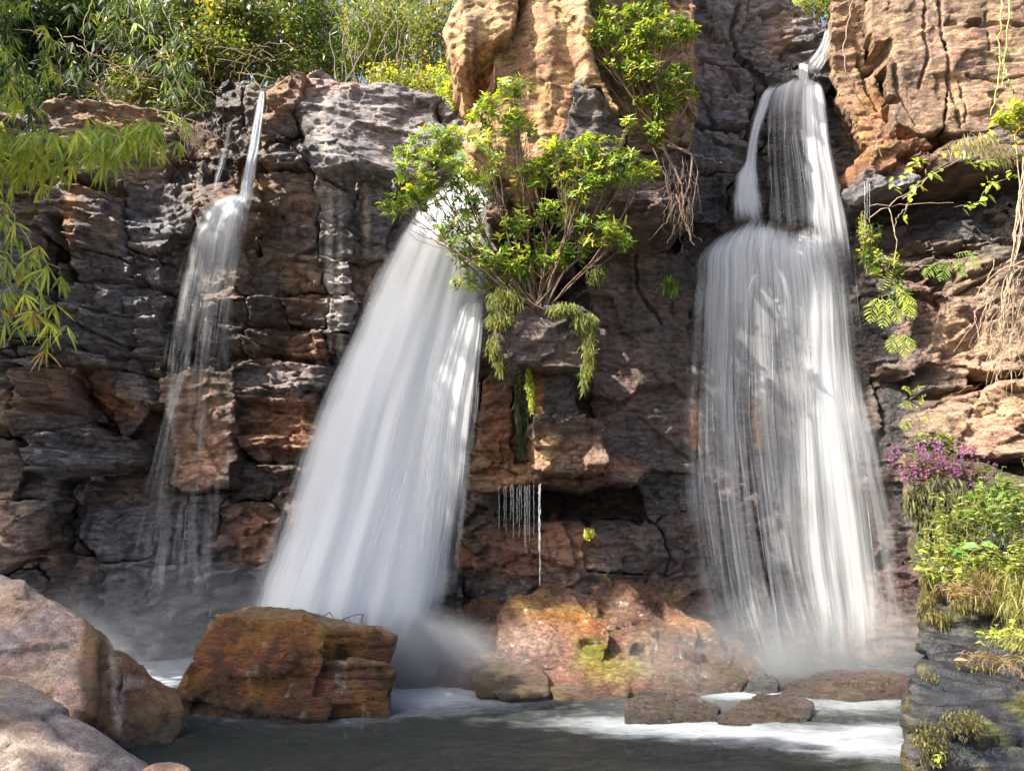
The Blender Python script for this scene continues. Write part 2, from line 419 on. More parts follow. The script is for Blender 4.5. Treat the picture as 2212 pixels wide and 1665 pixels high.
def relief(X, Y, Z, s, seed):
    lam = s.get('lam', .5); amp = s.get('amp', 1.0); fc = s.get('fac', 1.0)
    big = fbm(X*.9, 4.4, Z*.9, 4)
    d = amp*.15*big + s.get('deep', 0)*.30*fbm(X*.42+4, 2.2, Z*.5, 2)
    if s.get('flute'): d = d + s['flute']*(.22*ridged(X*.75+.3*big, seed, Z*.28, 2) + .10*fbm(X*2.6, seed, Z*.9, 3))
    h, e = facets(X + .10*fbm(X*2, 1, Z*2, 3), Z*1.5 + .10*fbm(X*2, 5, Z*2, 3)+.3*X, 11, .8)
    d = d + amp*fc*.16*h
    h2, e2 = facets(X + .035*fbm(X*4, 1, Z*4, 2)+3, Z*1.9-.35*X, 23, .3)
    d = d + amp*.072*h2*fc - .02*fc*np.exp(-(e2/.05)**2)*sstep(.0, .3, pn(X*1.3, 2, Z*1.3))
    h3, e3 = facets(X+5, Z*2.2+.3*X, 31, .11)
    d = d + amp*.020*h3*fc
    # bedding: every thin bed stands out by its own amount
    for fq, am in ((4.3, .085), (10.0, .060), (21.0, .020)):
        q = Z*fq + .9*fbm(X*.55, 1.5, Z*.9, 3)*fq*.25 + X*.06*fq + fq
        k = np.floor(q); fr = q-k
        r0 = GRD[(k.astype(int)) & 255, 0]; r1 = GRD[(k.astype(int)+1) & 255, 0]
        t = sstep(.86, 1.0, fr)
        st = r0*(1-t) + r1*t + .35*(fr-.5) - 1.0*np.exp(-((fr-.93)/.06)**2)*(.4+1.2*pn(X*1.1, k*3.3, 1.2))
        msk = sstep(-.15, .45, pn(X*.6+fq, k*.37, 1.0) + .25*lam)
        d = d + lam*am*st*msk
    d = d + amp*.011*fbm(X*6, Y*2, Z*9, 4)
    return d
def build_block(s, idx, LB, E, step, parent, mat=None, TF=None):
    sel = LB == idx
    if sel.sum() < 40: return None
    ys, xs = np.where(sel)
    u0, u1 = RU0+xs.min()*RS-6, RU0+xs.max()*RS+6; v0, v1 = RV0+ys.min()*RS-6, RV0+ys.max()*RS+6
    cu, cv = (u0+u1)/2, (v0+v1)/2
    dep = s.get('Y'); pr = s.get('proud', 0.0); tu, tv = s.get('tilt', (0, 0))
    def base(U, V):
        d = (reg(U, V) if dep is None else np.full(np.shape(U), float(dep))) - pr
        return d + tu*(U-cu)/100 + tv*(V-cv)/100 + (dep is not None)*s.get('curve', 0.0)*((U-cu)/100)**2
    cu_ = np.array([u0, u1, u0, u1, cu]); cv_ = np.array([v0, v0, v1, v1, cv])
    pp = P(cu_, cv_, base(cu_, cv_))
    x0, x1 = pp[:, 0].min()-.1, pp[:, 0].max()+.1; z0, z1 = pp[:, 2].min()-.15, pp[:, 2].max()+.15
    nx, nz = int((x1-x0)/step)+2, int((z1-z0)/step)+2
    X, Z = np.meshgrid(x0+np.arange(nx)*step, z0+np.arange(nz)*step)
    D = np.full(X.shape, float(base(np.array(cu), np.array(cv))))
    for _ in range(10):
        U, V = UV(X, D, Z); D = .4*D + .6*base(U, V)
    lab = sample(LB, U, V, True); e = sample(E, U, V)
    pxm = D*HT/1106
    seed = s['seed']
    e = np.where(lab == idx, e, -np.abs(e))
    shut = sstep(.12, -.12, pn(X*.75+3, .3, Z*.75))      # joints that are closed here
    if s.get('tight'): shut = np.ones_like(shut)
    em = e*pxm + .022*fbm(X*5, seed, Z*5, 3) - s.get('gap', .004)*(.4+2*np.maximum(0, pn(X*1.2, 3, Z*1.2)))*(1-shut)
    own = (LBn := (lab == idx))
    ok = (own & (em > 0)) | ((lab >= 0) & (em > -1.6*step*shut) & (shut > .3))
    em = np.maximum(em, 0)
    q = ok[:-1, :-1] & ok[1:, :-1] & ok[:-1, 1:] & ok[1:, 1:]
    if q.sum() < 6: return None
    r = s.get('r', .09)*(.10 + 1.0*sstep(-.2, .6, fbm(X*.9, .1, Z*1.1, 3)))*(1-.8*shut) + .004
    t = np.clip(1-em/r, 0, 1)
    rec = s.get('rd', 1.0)*r*(1-np.sqrt(np.maximum(1-t*t, 0)))
    cutd = 0
    for (pl, wpx, dp) in s.get('cuts', ()):
        pa = np.array(pl, float)
        if pa[:, 0].max() < u0-40 or pa[:, 0].min() > u1+40 or pa[:, 1].max() < v0-40 or pa[:, 1].min() > v1+40: continue
        dd = np.full(U.shape, 1e9); Uc = U + 5*fbm(U/30, V/30, 2.2, 3); Vc = V + 5*fbm(U/30, V/30, 8.2, 3)
        for (ax, ay), (bx, by) in zip(pl[:-1], pl[1:]):
            ex, ey = bx-ax, by-ay; tt_ = np.clip(((Uc-ax)*ex+(Vc-ay)*ey)/(ex*ex+ey*ey), 0, 1)
            dd = np.minimum(dd, np.hypot(Uc-ax-tt_*ex, Vc-ay-tt_*ey))
        wl = wpx*(.7+.8*np.maximum(0, .5+fbm(U/60, V/60, wpx, 2)))
        cutd = np.maximum(cutd, dp*np.clip(1.25-dd/wl, 0, 1)**.6)
    for (hu, hv, ru, rv, dp) in s.get('holes', ()):
        q2 = ((U-hu)/ru)**2 + ((V-hv)/rv)**2 + .5*fbm(U/18, V/18, 4.1, 3)
        cutd = np.maximum(cutd, dp*sstep(1.15, .75, q2))
    bul = s.get('bulge', 0.0)
    if bul:
        big = np.clip(em/s.get('bw', .8), 0, 1); rec = rec - bul*np.sqrt(np.maximum(1-(1-big)**2, 0))
    Yv = D + rec + cutd - relief(X, D, Z, s, seed)
    id_ = -np.ones(X.shape, np.int64)
    used = np.zeros(X.shape, bool)
    used[:-1, :-1] |= q; used[1:, :-1] |= q; used[:-1, 1:] |= q; used[1:, 1:] |= q
    id_[used] = np.arange(used.sum())
    Vt = np.stack([X[used], Yv[used], Z[used]], 1)
    a = id_[:-1, :-1][q]; b = id_[:-1, 1:][q]; c = id_[1:, 1:][q]; d = id_[1:, :-1][q]
    F = np.stack([a, b, c, d], 1)
    # sides going back into the cliff
    e_all = np.concatenate([F[:, [0, 1]], F[:, [1, 2]], F[:, [2, 3]], F[:, [3, 0]]])
    key = np.minimum(e_all[:, 0], e_all[:, 1])*10**7 + np.maximum(e_all[:, 0], e_all[:, 1])
    uq, inv, cnt = np.unique(key, return_inverse=True, return_counts=True)
    be = e_all[cnt[inv] == 1]
    bv = np.unique(be)
    bk = s.get('back', .75)
    Vb = [Vt]
    prev = None; SF = []
    n0 = len(Vt)
    loc = np.full(len(Vt), -1, np.int64); loc[bv] = np.arange(len(bv))
    nx_ = np.arange(len(bv)); pv_ = np.arange(len(bv))
    nx_[loc[be[:, 0]]] = loc[be[:, 1]]; pv_[loc[be[:, 1]]] = loc[be[:, 0]]
    w = Vt[bv].copy()
    nl_ = max(3, int(bk/(.09 if bk < 1.1 else .12)))
    cx = w[:, [0, 2]].mean(0); cut = np.sort(np.concatenate([[.04], .04+(bk-.04)*np.cumsum(.3+np.abs(GRD[(np.arange(nl_-1)*7+int(seed*5)) & 255, 0]))/np.sum(.3+np.abs(GRD[(np.arange(nl_-1)*7+int(seed*5)) & 255, 0]))]))
    y00 = w[:, 1].copy()
    for li, bb in enumerate(cut):
        for _ in range(3 if li else 2):
            w[:, [0, 2]] = .4*w[:, [0, 2]] + .3*(w[nx_][:, [0, 2]] + w[pv_][:, [0, 2]])
            y00 = .4*y00 + .3*(y00[nx_]+y00[pv_])
        q_ = w.copy(); q_[:, 1] = y00 + bb
        q_[:, 0] += s.get('flare', 0)*bb*(w[:, 0] > 1.5)
        am = .10*min(1, bb/.2)
        q_[:, 0] += am*fbm(q_[:, 0]*2.6, q_[:, 1]*2.6, q_[:, 2]*4.5, 4) + (.5*am*GRD[(li*13+int(seed*3)) & 255, 1])
        q_[:, 2] += am*fbm(q_[:, 0]*2.6+9, q_[:, 1]*2.6, q_[:, 2]*2.6, 4)
        mp2 = np.zeros(len(Vt), np.int64); mp2[bv] = n0 + np.arange(len(bv)); n0 += len(bv)
        Vb.append(q_)
        if li == 0: SF.append(np.stack([be[:, 1], be[:, 0], mp2[be[:, 0]], mp2[be[:, 1]]], 1))
        else: SF.append(np.stack([prev[be[:, 1]], prev[be[:, 0]], mp2[be[:, 0]], mp2[be[:, 1]]], 1))
        prev = mp2
    Vall = np.concatenate(Vb)
    uu, vv = UV(Vall[:, 0], Vall[:, 1], Vall[:, 2])
    col = paint(Vall[:, 0], Vall[:, 2], Vall[:, 1], uu, vv, s['tone'], seed, s.get('stains', True), TF)
    return mk(s.get('name', 'rock_block'), Vall, [F, np.concatenate(SF)], mat or M_CLIFF, col, parent)
_sc = [0]
def R(u0, v0, u1, v1, tone, proud=0.0, **k):
    _sc[0] += 1
    rr = np.random.RandomState(_sc[0]*13+5)
    j = lambda: rr.uniform(-15, 15)
    pts = [(u0+j()*.8, v0+j()*.5), ((u0+u1)/2, v0+j()*.5), (u1+j()*.8, v0+j()*.5), (u1+j()*.8, v1+j()*.5), ((u0+u1)/2+j(), v1+j()*.5), (u0+j()*.8, v1+j()*.5)]
    return dict(pts=pts, tone=tone, proud=proud*1.15+rr.uniform(-.03, .03), seed=_sc[0]*1.37, tilt=(rr.uniform(-.05, .05), rr.uniform(-.05, .03)), **k)
def G(pts, tone, proud=0.0, **k):
    _sc[0] += 1
    k.setdefault('tilt', (0, 0))
    return dict(pts=pts, tone=tone, proud=proud, seed=_sc[0]*1.37, **k)
def rows(u0, v0, u1, v1, heights, wmin, wmax, tones, seed, pr=.06, **k):
    """a run of beds broken by joints"""
    rr = np.random.RandomState(seed); out = []
    v = v0; hs = np.array(heights, float); hs = hs/hs.sum()*(v1-v0)
    for h in hs:
        u = u0-rr.uniform(0, wmin*.5)
        while u < u1-12:
            w = min(rr.uniform(wmin, wmax), u1-u)
            if u1-u-w < wmin*.5: w = u1-u
            out.append(R(max(u, u0), v, u+w, v+h, tones[rr.randint(len(tones))], rr.uniform(-pr, pr), **k)); u += w
        v += h
    return out
LEFT = [
 # crest
 G([(-220,250),(90,235),(130,330),(100,400),(-220,400)], 'brown', .0, back=1.2, r=.2),
 G([(95,225),(150,208),(250,225),(350,262),(372,285),(355,385),(150,388),(105,330)], 'tan', .05, back=1.6, r=.16, tilt=(0,-.12)),
 G([(372,275),(470,250),(500,262),(498,330),(430,345),(375,340)], 'brown', -.15, back=1.4, r=.12),
 G([(365,340),(432,345),(440,408),(365,412)], 'dark', -.1, back=.8),
 G([(432,340),(500,330),(520,400),(440,410)], 'dark', -.22, back=.8),
 G([(486,205),(508,186),(532,186),(540,250),(520,330),(484,320)], 'black', -.1, back=1.2, r=.1),
 G([(520,330),(560,340),(552,420),(512,420)], 'rust', -.25),
 G([(528,190),(556,205),(560,300),(548,345),(524,330),(540,250)], 'brown', .02, back=1.2, r=.1),
 G([(578,195),(598,172),(650,168),(668,215),(640,250),(585,240)], 'tan', .3, back=1.4, r=.16),
 G([(576,240),(640,250),(650,286),(600,292),(572,290)], 'rust', .22, back=.9, r=.12),
 G([(655,172),(700,162),(745,182),(800,192),(880,200),(940,212),(955,300),(925,378),(800,372),(680,380),(640,330),(650,250)], 'pgrey', .28, back=1.8, r=.28, fac=.55, tilt=(0,-.22)),
 G([(940,212),(1000,232),(1030,270),(1030,372),(930,378),(955,300)], 'pgrey', .14, back=1.8, r=.25, fac=.55, tilt=(.1,-.22)),
 G([(575,292),(652,286),(640,330),(680,378),(600,372),(568,340)], 'dark', .12, r=.14),
 # big beds below the crest
 R(-220,400,88,470,'brown'), R(-220,470,90,610,'grey',.05),
 G([(90,395),(152,392),(160,400),(240,404),(262,410),(255,470),(248,542),(130,528),(92,480)], 'brown', .22, r=.1, lam=.7),
 G([(262,392),(420,405),(418,470),(405,500),(360,545),(270,540),(248,500)], 'grey', .17, r=.16, lam=1.0),
 G([(420,408),(560,412),(560,440),(530,480),(410,500),(416,450)], 'rust', .30, r=.12, tilt=(0,-.3)),
 G([(560,382),(688,386),(694,470),(690,555),(600,560),(550,520),(560,450)], 'brown', .0, r=.12),
 G([(690,388),(760,390),(768,560),(696,556)], 'grey', .1, lam=.9, r=.08),
 G([(760,390),(870,392),(850,470),(820,560),(768,560)], 'pgrey', .02, r=.1),
 G([(870,392),(1060,392),(1060,560),(824,560)], 'grey', -.1),
] + [
 R(118,540,190,604,'grey',.12, lam=1.3), R(190,542,268,604,'grey',.1, lam=1.2), R(268,548,345,600,'pgrey',.02, lam=1.3),
 G([(92,530),(120,535),(124,660),(128,780),(95,770),(84,600)], 'black', -.3),
 R(-220,610,90,700,'grey',.05, lam=1.2),
 R(128,604,250,662,'pgrey',.12, lam=1.4), R(250,602,350,668,'grey',.08, lam=1.3),
 R(128,662,225,745,'pgrey',.08, lam=1.5), R(225,666,345,742,'grey',.06, lam=1.6),
 R(346,510,440,640,'dark',-.12), R(440,500,530,650,'brown',-.06), R(346,640,430,740,'dark',-.16), R(430,650,530,800,'dark',-.1,lam=1.3),
 R(520,560,600,640,'dark',.0,lam=.9), R(600,562,692,632,'brown',-.02,lam=.9), R(692,560,760,640,'grey',.05,lam=.9), R(760,562,836,660,'brown',-.08),
 R(520,640,610,710,'dark',-.02,lam=1.3), R(610,634,700,706,'brown',.02,lam=1.5), R(700,642,770,720,'grey',.04,lam=1.0),
 R(530,708,700,775,'rust',.0,lam=1.8), R(700,720,800,775,'dark',-.05,lam=1.4),
 *rows(-220,700,346,800,[26,20,30,24],90,190,['grey','dark','pgrey'],5,.08,lam=1.5,r=.05),
 G([(-220,800),(30,800),(22,950),(-220,950)], 'brown', .02, lam=.8),
 G([(28,802),(150,800),(172,850),(180,940),(30,945)], 'brown', .06, lam=1.1, r=.07),
 G([(152,802),(240,806),(262,850),(300,860),(296,920),(225,940),(180,870)], 'rust', -.12, lam=.7, tilt=(-.4,0)),
 R(240,806,346,860,'grey',.03,lam=1.2), R(296,860,350,1000,'dark',-.18),
 G([(356,818),(420,806),(502,822),(498,930),(500,1050),(400,1058),(372,1040),(356,960)], 'brown', .26, r=.1, lam=.4, fac=.6),
 G([(508,786),(640,782),(720,800),(712,850),(508,852)], 'grey', .1, lam=1.3),
 G([(506,854),(712,852),(690,940),(680,1002),(560,1000),(530,960),(508,950)], 'rust', .06, lam=1.5, r=.08),
 R(500,1004,670,1085,'dark',-.12,lam=.8), R(700,776,840,1000,'dark',-.15),
 G([(40,938),(150,932),(290,945),(296,985),(270,1012),(60,1018),(34,985)], 'grey', .36, r=.08, lam=1.6, tilt=(.05,-.1)),
 R(-220,950,36,1080,'brown',.02), R(46,1020,180,1080,'dark',-.15), R(180,1016,350,1095,'brown',-.16,lam=.6),
 G([(-220,1082),(60,1078),(112,1110),(108,1190),(50,1230),(-220,1250)], 'brown', .12, r=.14, fac=.5),
 R(112,1082,200,1200,'black',-.22), R(200,1096,330,1210,'pgrey',-.05,r=.14), R(330,1062,400,1220,'dark',-.1), R(400,1062,480,1210,'grey',-.02, r=.16),
 R(480,1088,600,1215,'rust',.02,r=.14), R(600,1002,780,1230,'brown',-.12),
 R(-220,1250,90,1480,'dark',0), R(90,1200,205,1330,'brown',.0), R(205,1210,330,1330,'grey',.06,r=.18,fac=1.6), R(330,1220,450,1345,'pgrey',.1,r=.2,fac=1.6),
 R(450,1216,590,1330,'grey',.18,r=.18,fac=1.5), R(90,1330,300,1490,'grey',.1,r=.2,fac=1.6), R(300,1345,450,1490,'pgrey',.16,r=.2,fac=1.6), R(450,1330,640,1490,'grey',.2,r=.2,fac=1.6),
 R(820,560,1060,760,'dark',-.2), R(700,1000,900,1250,'dark',-.2), R(840,760,1060,1000,'brown',-.15), R(640,1230,860,1490,'dark',-.05,r=.2),
]
MID = [
 R(1030,540,1180,700,'dark',-.2), R(1180,540,1290,640,'black',-.35), R(1180,640,1300,800,'wall',-.2),
 R(1010,700,1110,790,'dark',.0), 
 G([(1015,790),(1110,800),(1112,990),(1070,1005),(1020,1000)], 'rust', .12, r=.12, fac=.5),
 R(1110,800,1160,1000,'black',.0), R(1160,800,1300,1000,'wall',-.05),
 G([(1290,545),(1372,548),(1498,560),(1494,780),(1404,790),(1292,712)], 'wall', .04, fac=.6, lam=.25, tight=1),
 G([(1292,714),(1396,760),(1500,782),(1520,900),(1500,1012),(1396,1008),(1300,1008),(1290,860)], 'wall', .07, fac=.6, lam=.25, tight=1),
 G([(1010,1008),(1070,1006),(1135,992),(1190,1008),(1150,1050),(1080,1062),(1010,1060)], 'tan', .62, r=.07, tilt=(0,-.5), back=1.2),
 G([(1126,1016),(1180,1008),(1390,1008),(1380,1040),(1250,1062),(1180,1060),(1150,1040)], 'brown', .85, r=.06, lam=.8, back=1.4),
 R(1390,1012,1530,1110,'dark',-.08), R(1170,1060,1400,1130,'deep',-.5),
 R(1000,1062,1090,1150,'dark',-.12), R(1090,1062,1172,1140,'black',-.2), 
 G([(1010,1150),(1172,1135),(1180,1240),(1060,1250),(1000,1230)], 'rust', .05, r=.14),
 G([(1174,1130),(1250,1112),(1268,1160),(1280,1240),(1182,1238)], 'rust', .16, r=.1, fac=.5),
 G([(1262,1112),(1390,1108),(1450,1140),(1440,1235),(1286,1244),(1272,1180)], 'wall', .1, r=.12),
 R(1440,1110,1560,1240,'wall',-.02), R(990,1240,1160,1400,'dark',.05), R(1160,1244,1560,1400,'wall',.1), R(900,1250,1000,1490,'dark',.2,r=.2),
 # behind the right fall
 G([(1480,-200),(1600,-200),(1625,20),(1600,130),(1490,120)], 'grey', .15, r=.2, back=1.5, lam=.7),
 G([(1490,122),(1600,132),(1640,180),(1600,270),(1490,260)], 'pgrey', .1, r=.18, lam=.5),
 G([(1490,262),(1600,272),(1640,330),(1600,372),(1500,370)], 'grey', .22, r=.14),
 G([(1502,372),(1610,374),(1590,440),(1580,480),(1500,480)], 'dark', .2, r=.12),
 G([(1600,-200),(1670,-200),(1695,5),(1745,30),(1785,72),(1790,120),(1700,130),(1650,150),(1605,80)], 'grey', .0, r=.2, back=1.8, lam=.6),
 G([(1608,110),(1650,150),(1700,190),(1660,330),(1610,320),(1640,220)], 'black', -.05, r=.12),
 G([(1752,146),(1800,135),(1806,176),(1758,180)], 'black', .55, r=.08),
 G([(1650,160),(1760,160),(1770,200),(1820,330),(1640,330)], 'dark', .1, r=.2),
 R(1590,330,1720,500,'black',.2,r=.2), R(1720,330,1870,500,'dark',.1,r=.2),
 R(1500,490,1620,700,'black',.0,r=.2), R(1620,490,1750,720,'brown',.06,r=.2), R(1750,490,1880,760,'dark',.0,r=.2),
 R(1500,700,1640,900,'dark',.0), R(1640,720,1760,960,'brown',.0), R(1760,760,1900,1000,'wall',.0),
 R(1510,900,1650,1150,'wall',.0,r=.15), R(1650,960,1780,1250,'dark',.0,r=.15), R(1780,1000,1960,1220,'wall',.0,r=.15),
 R(1550,1150,1660,1500,'wall',.05,r=.15), R(1660,1250,1820,1500,'wall',.1,r=.2), R(1820,1220,2020,1500,'wall',.1,r=.2),
]
RIGHT = [
 G([(1800,150),(1850,160),(1900,250),(1925,330),(1860,335),(1820,300),(1800,200)], 'dark', .1, r=.12),
 G([(1830,335),(1880,340),(1880,480),(1850,560),(1840,440)], 'black', .1, r=.1),
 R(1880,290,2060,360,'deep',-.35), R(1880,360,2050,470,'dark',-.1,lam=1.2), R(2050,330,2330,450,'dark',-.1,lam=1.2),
 *rows(1860,470,2330,640,[60,50,60],120,220,['dark','wall','dark'],11,.08,lam=.8),
 R(1850,640,1960,800,'dark',.05), R(1960,640,2040,760,'wall',.12,lam=.4),
 G([(1880,800),(1990,790),(2000,900),(1990,1000),(1890,1000)], 'dark', -.05),  # wall's shade put into the dark tone, here and just below
 G([(2030,600),(2130,560),(2330,540),(2330,790),(2200,800),(2080,790),(2010,760),(2040,680)], 'tan', .35, r=.16, fac=1.1, lam=.12, amp=1.3, tilt=(0,.08)),
 G([(1962,775),(2080,795),(2090,850),(2020,880),(1960,860)], 'wall', .18, lam=.8),
 G([(2085,850),(2160,845),(2330,800),(2330,980),(2140,990),(2060,960),(2000,900),(2040,880)], 'tan', .45, r=.16, fac=1.1, amp=1.3, lam=.12),
 R(1960,990,2330,1120,'dark',-.15), R(1880,1000,2000,1250,'dark',.0), R(2000,1120,2330,1500,'dark',.0),
]
cliff_shapes = LEFT + MID + RIGHT
LB0, E0 = label_layer(cliff_shapes, lim=11)
def notch(LB):
    us = np.arange(RU0, RU1, RS); vs = np.arange(RV0, RV1, RS); U, V = np.meshgrid(us, vs)
    LB[poly_sdf(U, V+4*fbm(U/20, V/20, 1, 3), [(1706,-400),(1708,6),(1748,34),(1788,66),(1815,60),(1815,-400)]) < 0] = -1
notch(LB0)
TF0 = tone_field(LB0, cliff_shapes)
# the rock mass that carries the blocks
back_shape = [G([(-259,262),(100,262),(350,300),(500,290),(600,235),(700,225),(900,235),(1040,285),(1060,-200),(1680,-200),(1702,10),(1750,40),(1790,85),(1800,150),(1860,150),(1900,-200),(2460,-200),(2460,1700),(-259,1700)],
                'deep', -.62, name='cliff', back=4.0, flare=.42, r=.3, amp=1.4, lam=.4)]
LBb, Eb = label_layer(back_shape, .6, 3)
notch(LBb)
cliff = build_block(back_shape[0], 0, LBb, Eb, .07, None)
cliff['kind'] = 'structure'
CUTS = [([(565,372),(640,380),(720,372),(800,378),(870,392),(960,372)],5,.3), ([(150,380),(200,394),(252,402)],8,.35), ([(105,470),(133,520),(138,600)],11,.45),
 ([(150,598),(250,600),(345,618)],3,.14), ([(130,548),(200,540),(270,560),(345,570)],3,.14), ([(0,765),(150,790),(290,800),(345,806)],4,.18), ([(150,690),(250,742),(340,745)],4,.16), ([(140,745),(250,775),(340,770)],5,.2),
 ([(500,775),(600,768),(700,785),(800,790)],6,.28), ([(158,822),(190,880),(225,935)],15,.38), ([(60,1022),(160,1018),(290,1014)],6,.3), ([(150,1030),(160,1120),(150,1215)],10,.32), ([(-60,1262),(0,1248),(60,1215),(112,1185)],4,.22),
 ([(352,1062),(420,1066),(490,1060)],4,.2), ([(505,945),(520,985),(560,1000),(660,1004)],4,.2), ([(640,850),(560,852),(505,850)],2.5,.12), ([(248,420),(252,480),(262,540)],4,.16), ([(262,545),(330,560),(420,520)],3,.12), ([(470,690),(560,700),(690,706)],3,.14),
 ([(1373,540),(1376,620),(1395,662),(1425,705)],2.5,.14), ([(1292,712),(1396,722)],1.8,.06), ([(1340,790),(1400,800),(1430,830)],1.8,.06), ([(1480,120),(1560,140),(1600,190)],4,.2), ([(1500,260),(1600,275),(1640,330)],4,.2), ([(1600,0),(1580,60),(1610,130)],4,.18),
 ([(1880,800),(1900,900),(1890,1000)],4,.2), ([(2000,640),(2100,600),(2200,560)],4,.16), ([(1960,860),(2060,850),(2120,840),(2212,800)],6,.3), ([(2100,900),(2130,830),(2150,790)],2,.1), ([(1860,470),(1960,480),(2100,470)],5,.22), ([(1900,540),(2000,530),(2212,520)],4,.18), ([(1930,600),(2060,640),(2140,600)],4,.16)]
for i, s in enumerate(cliff_shapes):
    s['cuts'] = CUTS
    s.setdefault('deep', 1.0); build_block(s, i, LB0, E0, .022, cliff, None, TF0)

def outcrop(name, label, cat, shapes, warp=.8, seed=1, step=.021, mat=None):
    LB, E = label_layer(shapes, warp, seed)
    u = np.mean([p[0] for p in shapes[0]['pts']]); v = np.max([p[1] for s in shapes for p in s['pts']])
    th = thing(name, label, cat, P(u, v, shapes[0]['Y']))
    for i, s in enumerate(shapes):
        o = build_block(s, i, LB, E, step, None, mat)
        if o: under(o, th)
    return th
# the sunlit head of the middle pillar
outcrop('rock_pillar', 'golden overhanging sandstone head between the two big waterfalls, bushes growing on it', 'rock pillar', [
 G([(1115,-230),(1112,20),(1098,95),(1078,150),(1080,190),(1050,220),(1060,250),(1022,262),(1008,300),(1018,340),(1060,362),(1110,372),(1185,330),(1240,330),(1290,300),(1290,-230)], 'gold', .0, Y=11.25, back=2.4, r=.22, lam=.15, amp=.8, bulge=.12, bw=.7, tilt=(-.2,-.10), fac=.4, flute=1.3),
 G([(1035,-230),(1015,15),(1000,25),(968,68),(980,130),(1003,163),(1022,150),(1032,118),(1062,104),(1096,92),(1118,20),(1118,-230)], 'gold', .0, Y=11.1, back=2.4, r=.22, lam=.15, amp=.9, bulge=.25, bw=.5, tilt=(-.1,-.05), flute=.8, fac=.5),
 G([(1188,150),(1215,122),(1262,136),(1330,235),(1350,300),(1330,335),(1250,340),(1188,310)], 'brown', .0, Y=10.85, back=2.2, r=.10, lam=.25, tilt=(.22,-.05), fac=.4, flute=.5),
 G([(1285,-230),(1262,70),(1264,134),(1334,234),(1356,300),(1400,330),(1480,318),(1500,200),(1492,80),(1486,-230)], 'tan', .0, Y=11.5, back=2.2, r=.16, lam=.5, amp=1.2, bulge=.05, bw=.6, tilt=(.3,-.08), flute=1.0, fac=.6),
 G([(1250,338),(1330,332),(1402,332),(1478,322),(1498,400),(1492,462),(1440,482),(1330,492),(1262,470),(1245,400)], 'wall', .0, Y=11.2, back=1.6, r=.12, lam=.8, tilt=(.15,-.02)),
 G([(1062,395),(1105,392),(1160,410),(1180,450),(1110,462),(1050,470)], 'brown', .0, Y=11.5, back=1.4, r=.1, lam=.9),
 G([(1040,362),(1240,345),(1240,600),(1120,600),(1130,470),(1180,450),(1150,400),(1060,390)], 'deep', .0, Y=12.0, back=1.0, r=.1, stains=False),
], seed=1, warp=.5)
outcrop('rock_ledge', 'brown block ledge under the green bush, with grass hanging over both sides', 'rock ledge', [
 G([(1078,690),(1110,668),(1190,664),(1262,672),(1292,700),(1262,740),(1248,788),(1205,792),(1100,772),(1082,735)], 'wall', .0, Y=10.35, back=1.9, r=.06, lam=.2, fac=.7, tilt=(.10,.05)),
 G([(1112,788),(1205,795),(1232,860),(1250,905),(1160,905),(1142,850)], 'dark', .0, Y=10.95, back=1.4, r=.06, lam=.2, fac=.5, tilt=(.10,0)),
 G([(1156,906),(1210,902),(1302,908),(1300,950),(1306,1010),(1160,1012),(1162,960)], 'wall', .0, Y=10.5, back=1.6, r=.05, lam=.2, fac=1.4, tilt=(.12,-.05)),
], seed=2, warp=.5)
OC = [([(2030,-100),(2030,25),(2032,80),(2050,150),(2062,215),(2080,275)],3.5,.16), ([(1997,-60),(1995,60),(2002,130),(1990,190)],2.5,.10), ([(2078,170),(2088,265)],2,.08),
      ([(1872,-60),(1875,50),(1884,110)],5,.22), ([(1925,90),(1940,180),(1975,270)],4,.14), ([(2130,30),(2135,110)],2,.07), ([(1860,120),(1875,180),(1900,230)],4,.16), ([(2085,60),(2160,52),(2250,60)],3,.08), ([(2090,160),(2160,170),(2260,160)],2.5,.06)]
OH = [(1903,112,26,24,.55), (1880,150,12,10,.3), (1930,215,16,10,.3), (2105,50,18,7,.2), (2055,52,14,6,.15)]
outcrop('rock_overhang', 'broad sunlit tan rock face jutting out at the top right, cracked by upright joints', 'rock overhang', [
 G([(1806,-230),(1880,-230),(1876,60),(1892,180),(1938,262),(1925,330),(1870,300),(1838,230),(1806,130),(1800,60)], 'tan', .0, Y=12.3, back=2.4, r=.10, lam=.06, amp=1.0, tilt=(-.10,-.04), fac=.7, flare=.4, cuts=OC, holes=OH),
 G([(1876,-230),(1985,-230),(2000,-60),(2035,60),(2050,160),(2040,275),(1990,288),(1940,262),(1918,170),(1928,100),(1885,80)], 'tan', .0, Y=11.75, back=2.2, r=.05, lam=.10, amp=.8, tilt=(-.09,-.05), fac=.35, flute=.15, flare=.35, cuts=OC, holes=OH),
 G([(1987,-230),(2330,-230),(2330,240),(2200,255),(2130,290),(2042,278),(2052,160),(2037,60),(2002,-60)], 'tan', .0, Y=11.55, back=2.0, r=.05, lam=.12, amp=.8, tilt=(-.09,-.05), fac=.35, flute=.15, flare=.4, cuts=OC, holes=OH),
 G([(2040,318),(2080,292),(2200,268),(2330,250),(2330,325),(2200,330),(2060,335)], 'brown', .0, Y=11.2, back=1.6, r=.12, lam=.5, tilt=(-.06,-.3)),
 G([(1882,322),(1990,312),(2010,330),(1990,358),(1890,372)], 'rust', .0, Y=11.7, back=1.2, r=.08, lam=.5, tilt=(-.06,-.2)),
 G([(1868,372),(1960,366),(1980,384),(1880,410)], 'grey', .0, Y=11.6, back=1.2, r=.08, tilt=(-.06,-.2)),
], seed=3, warp=.3)
print('cliff', round(time.time()-T0, 1), NTRI)

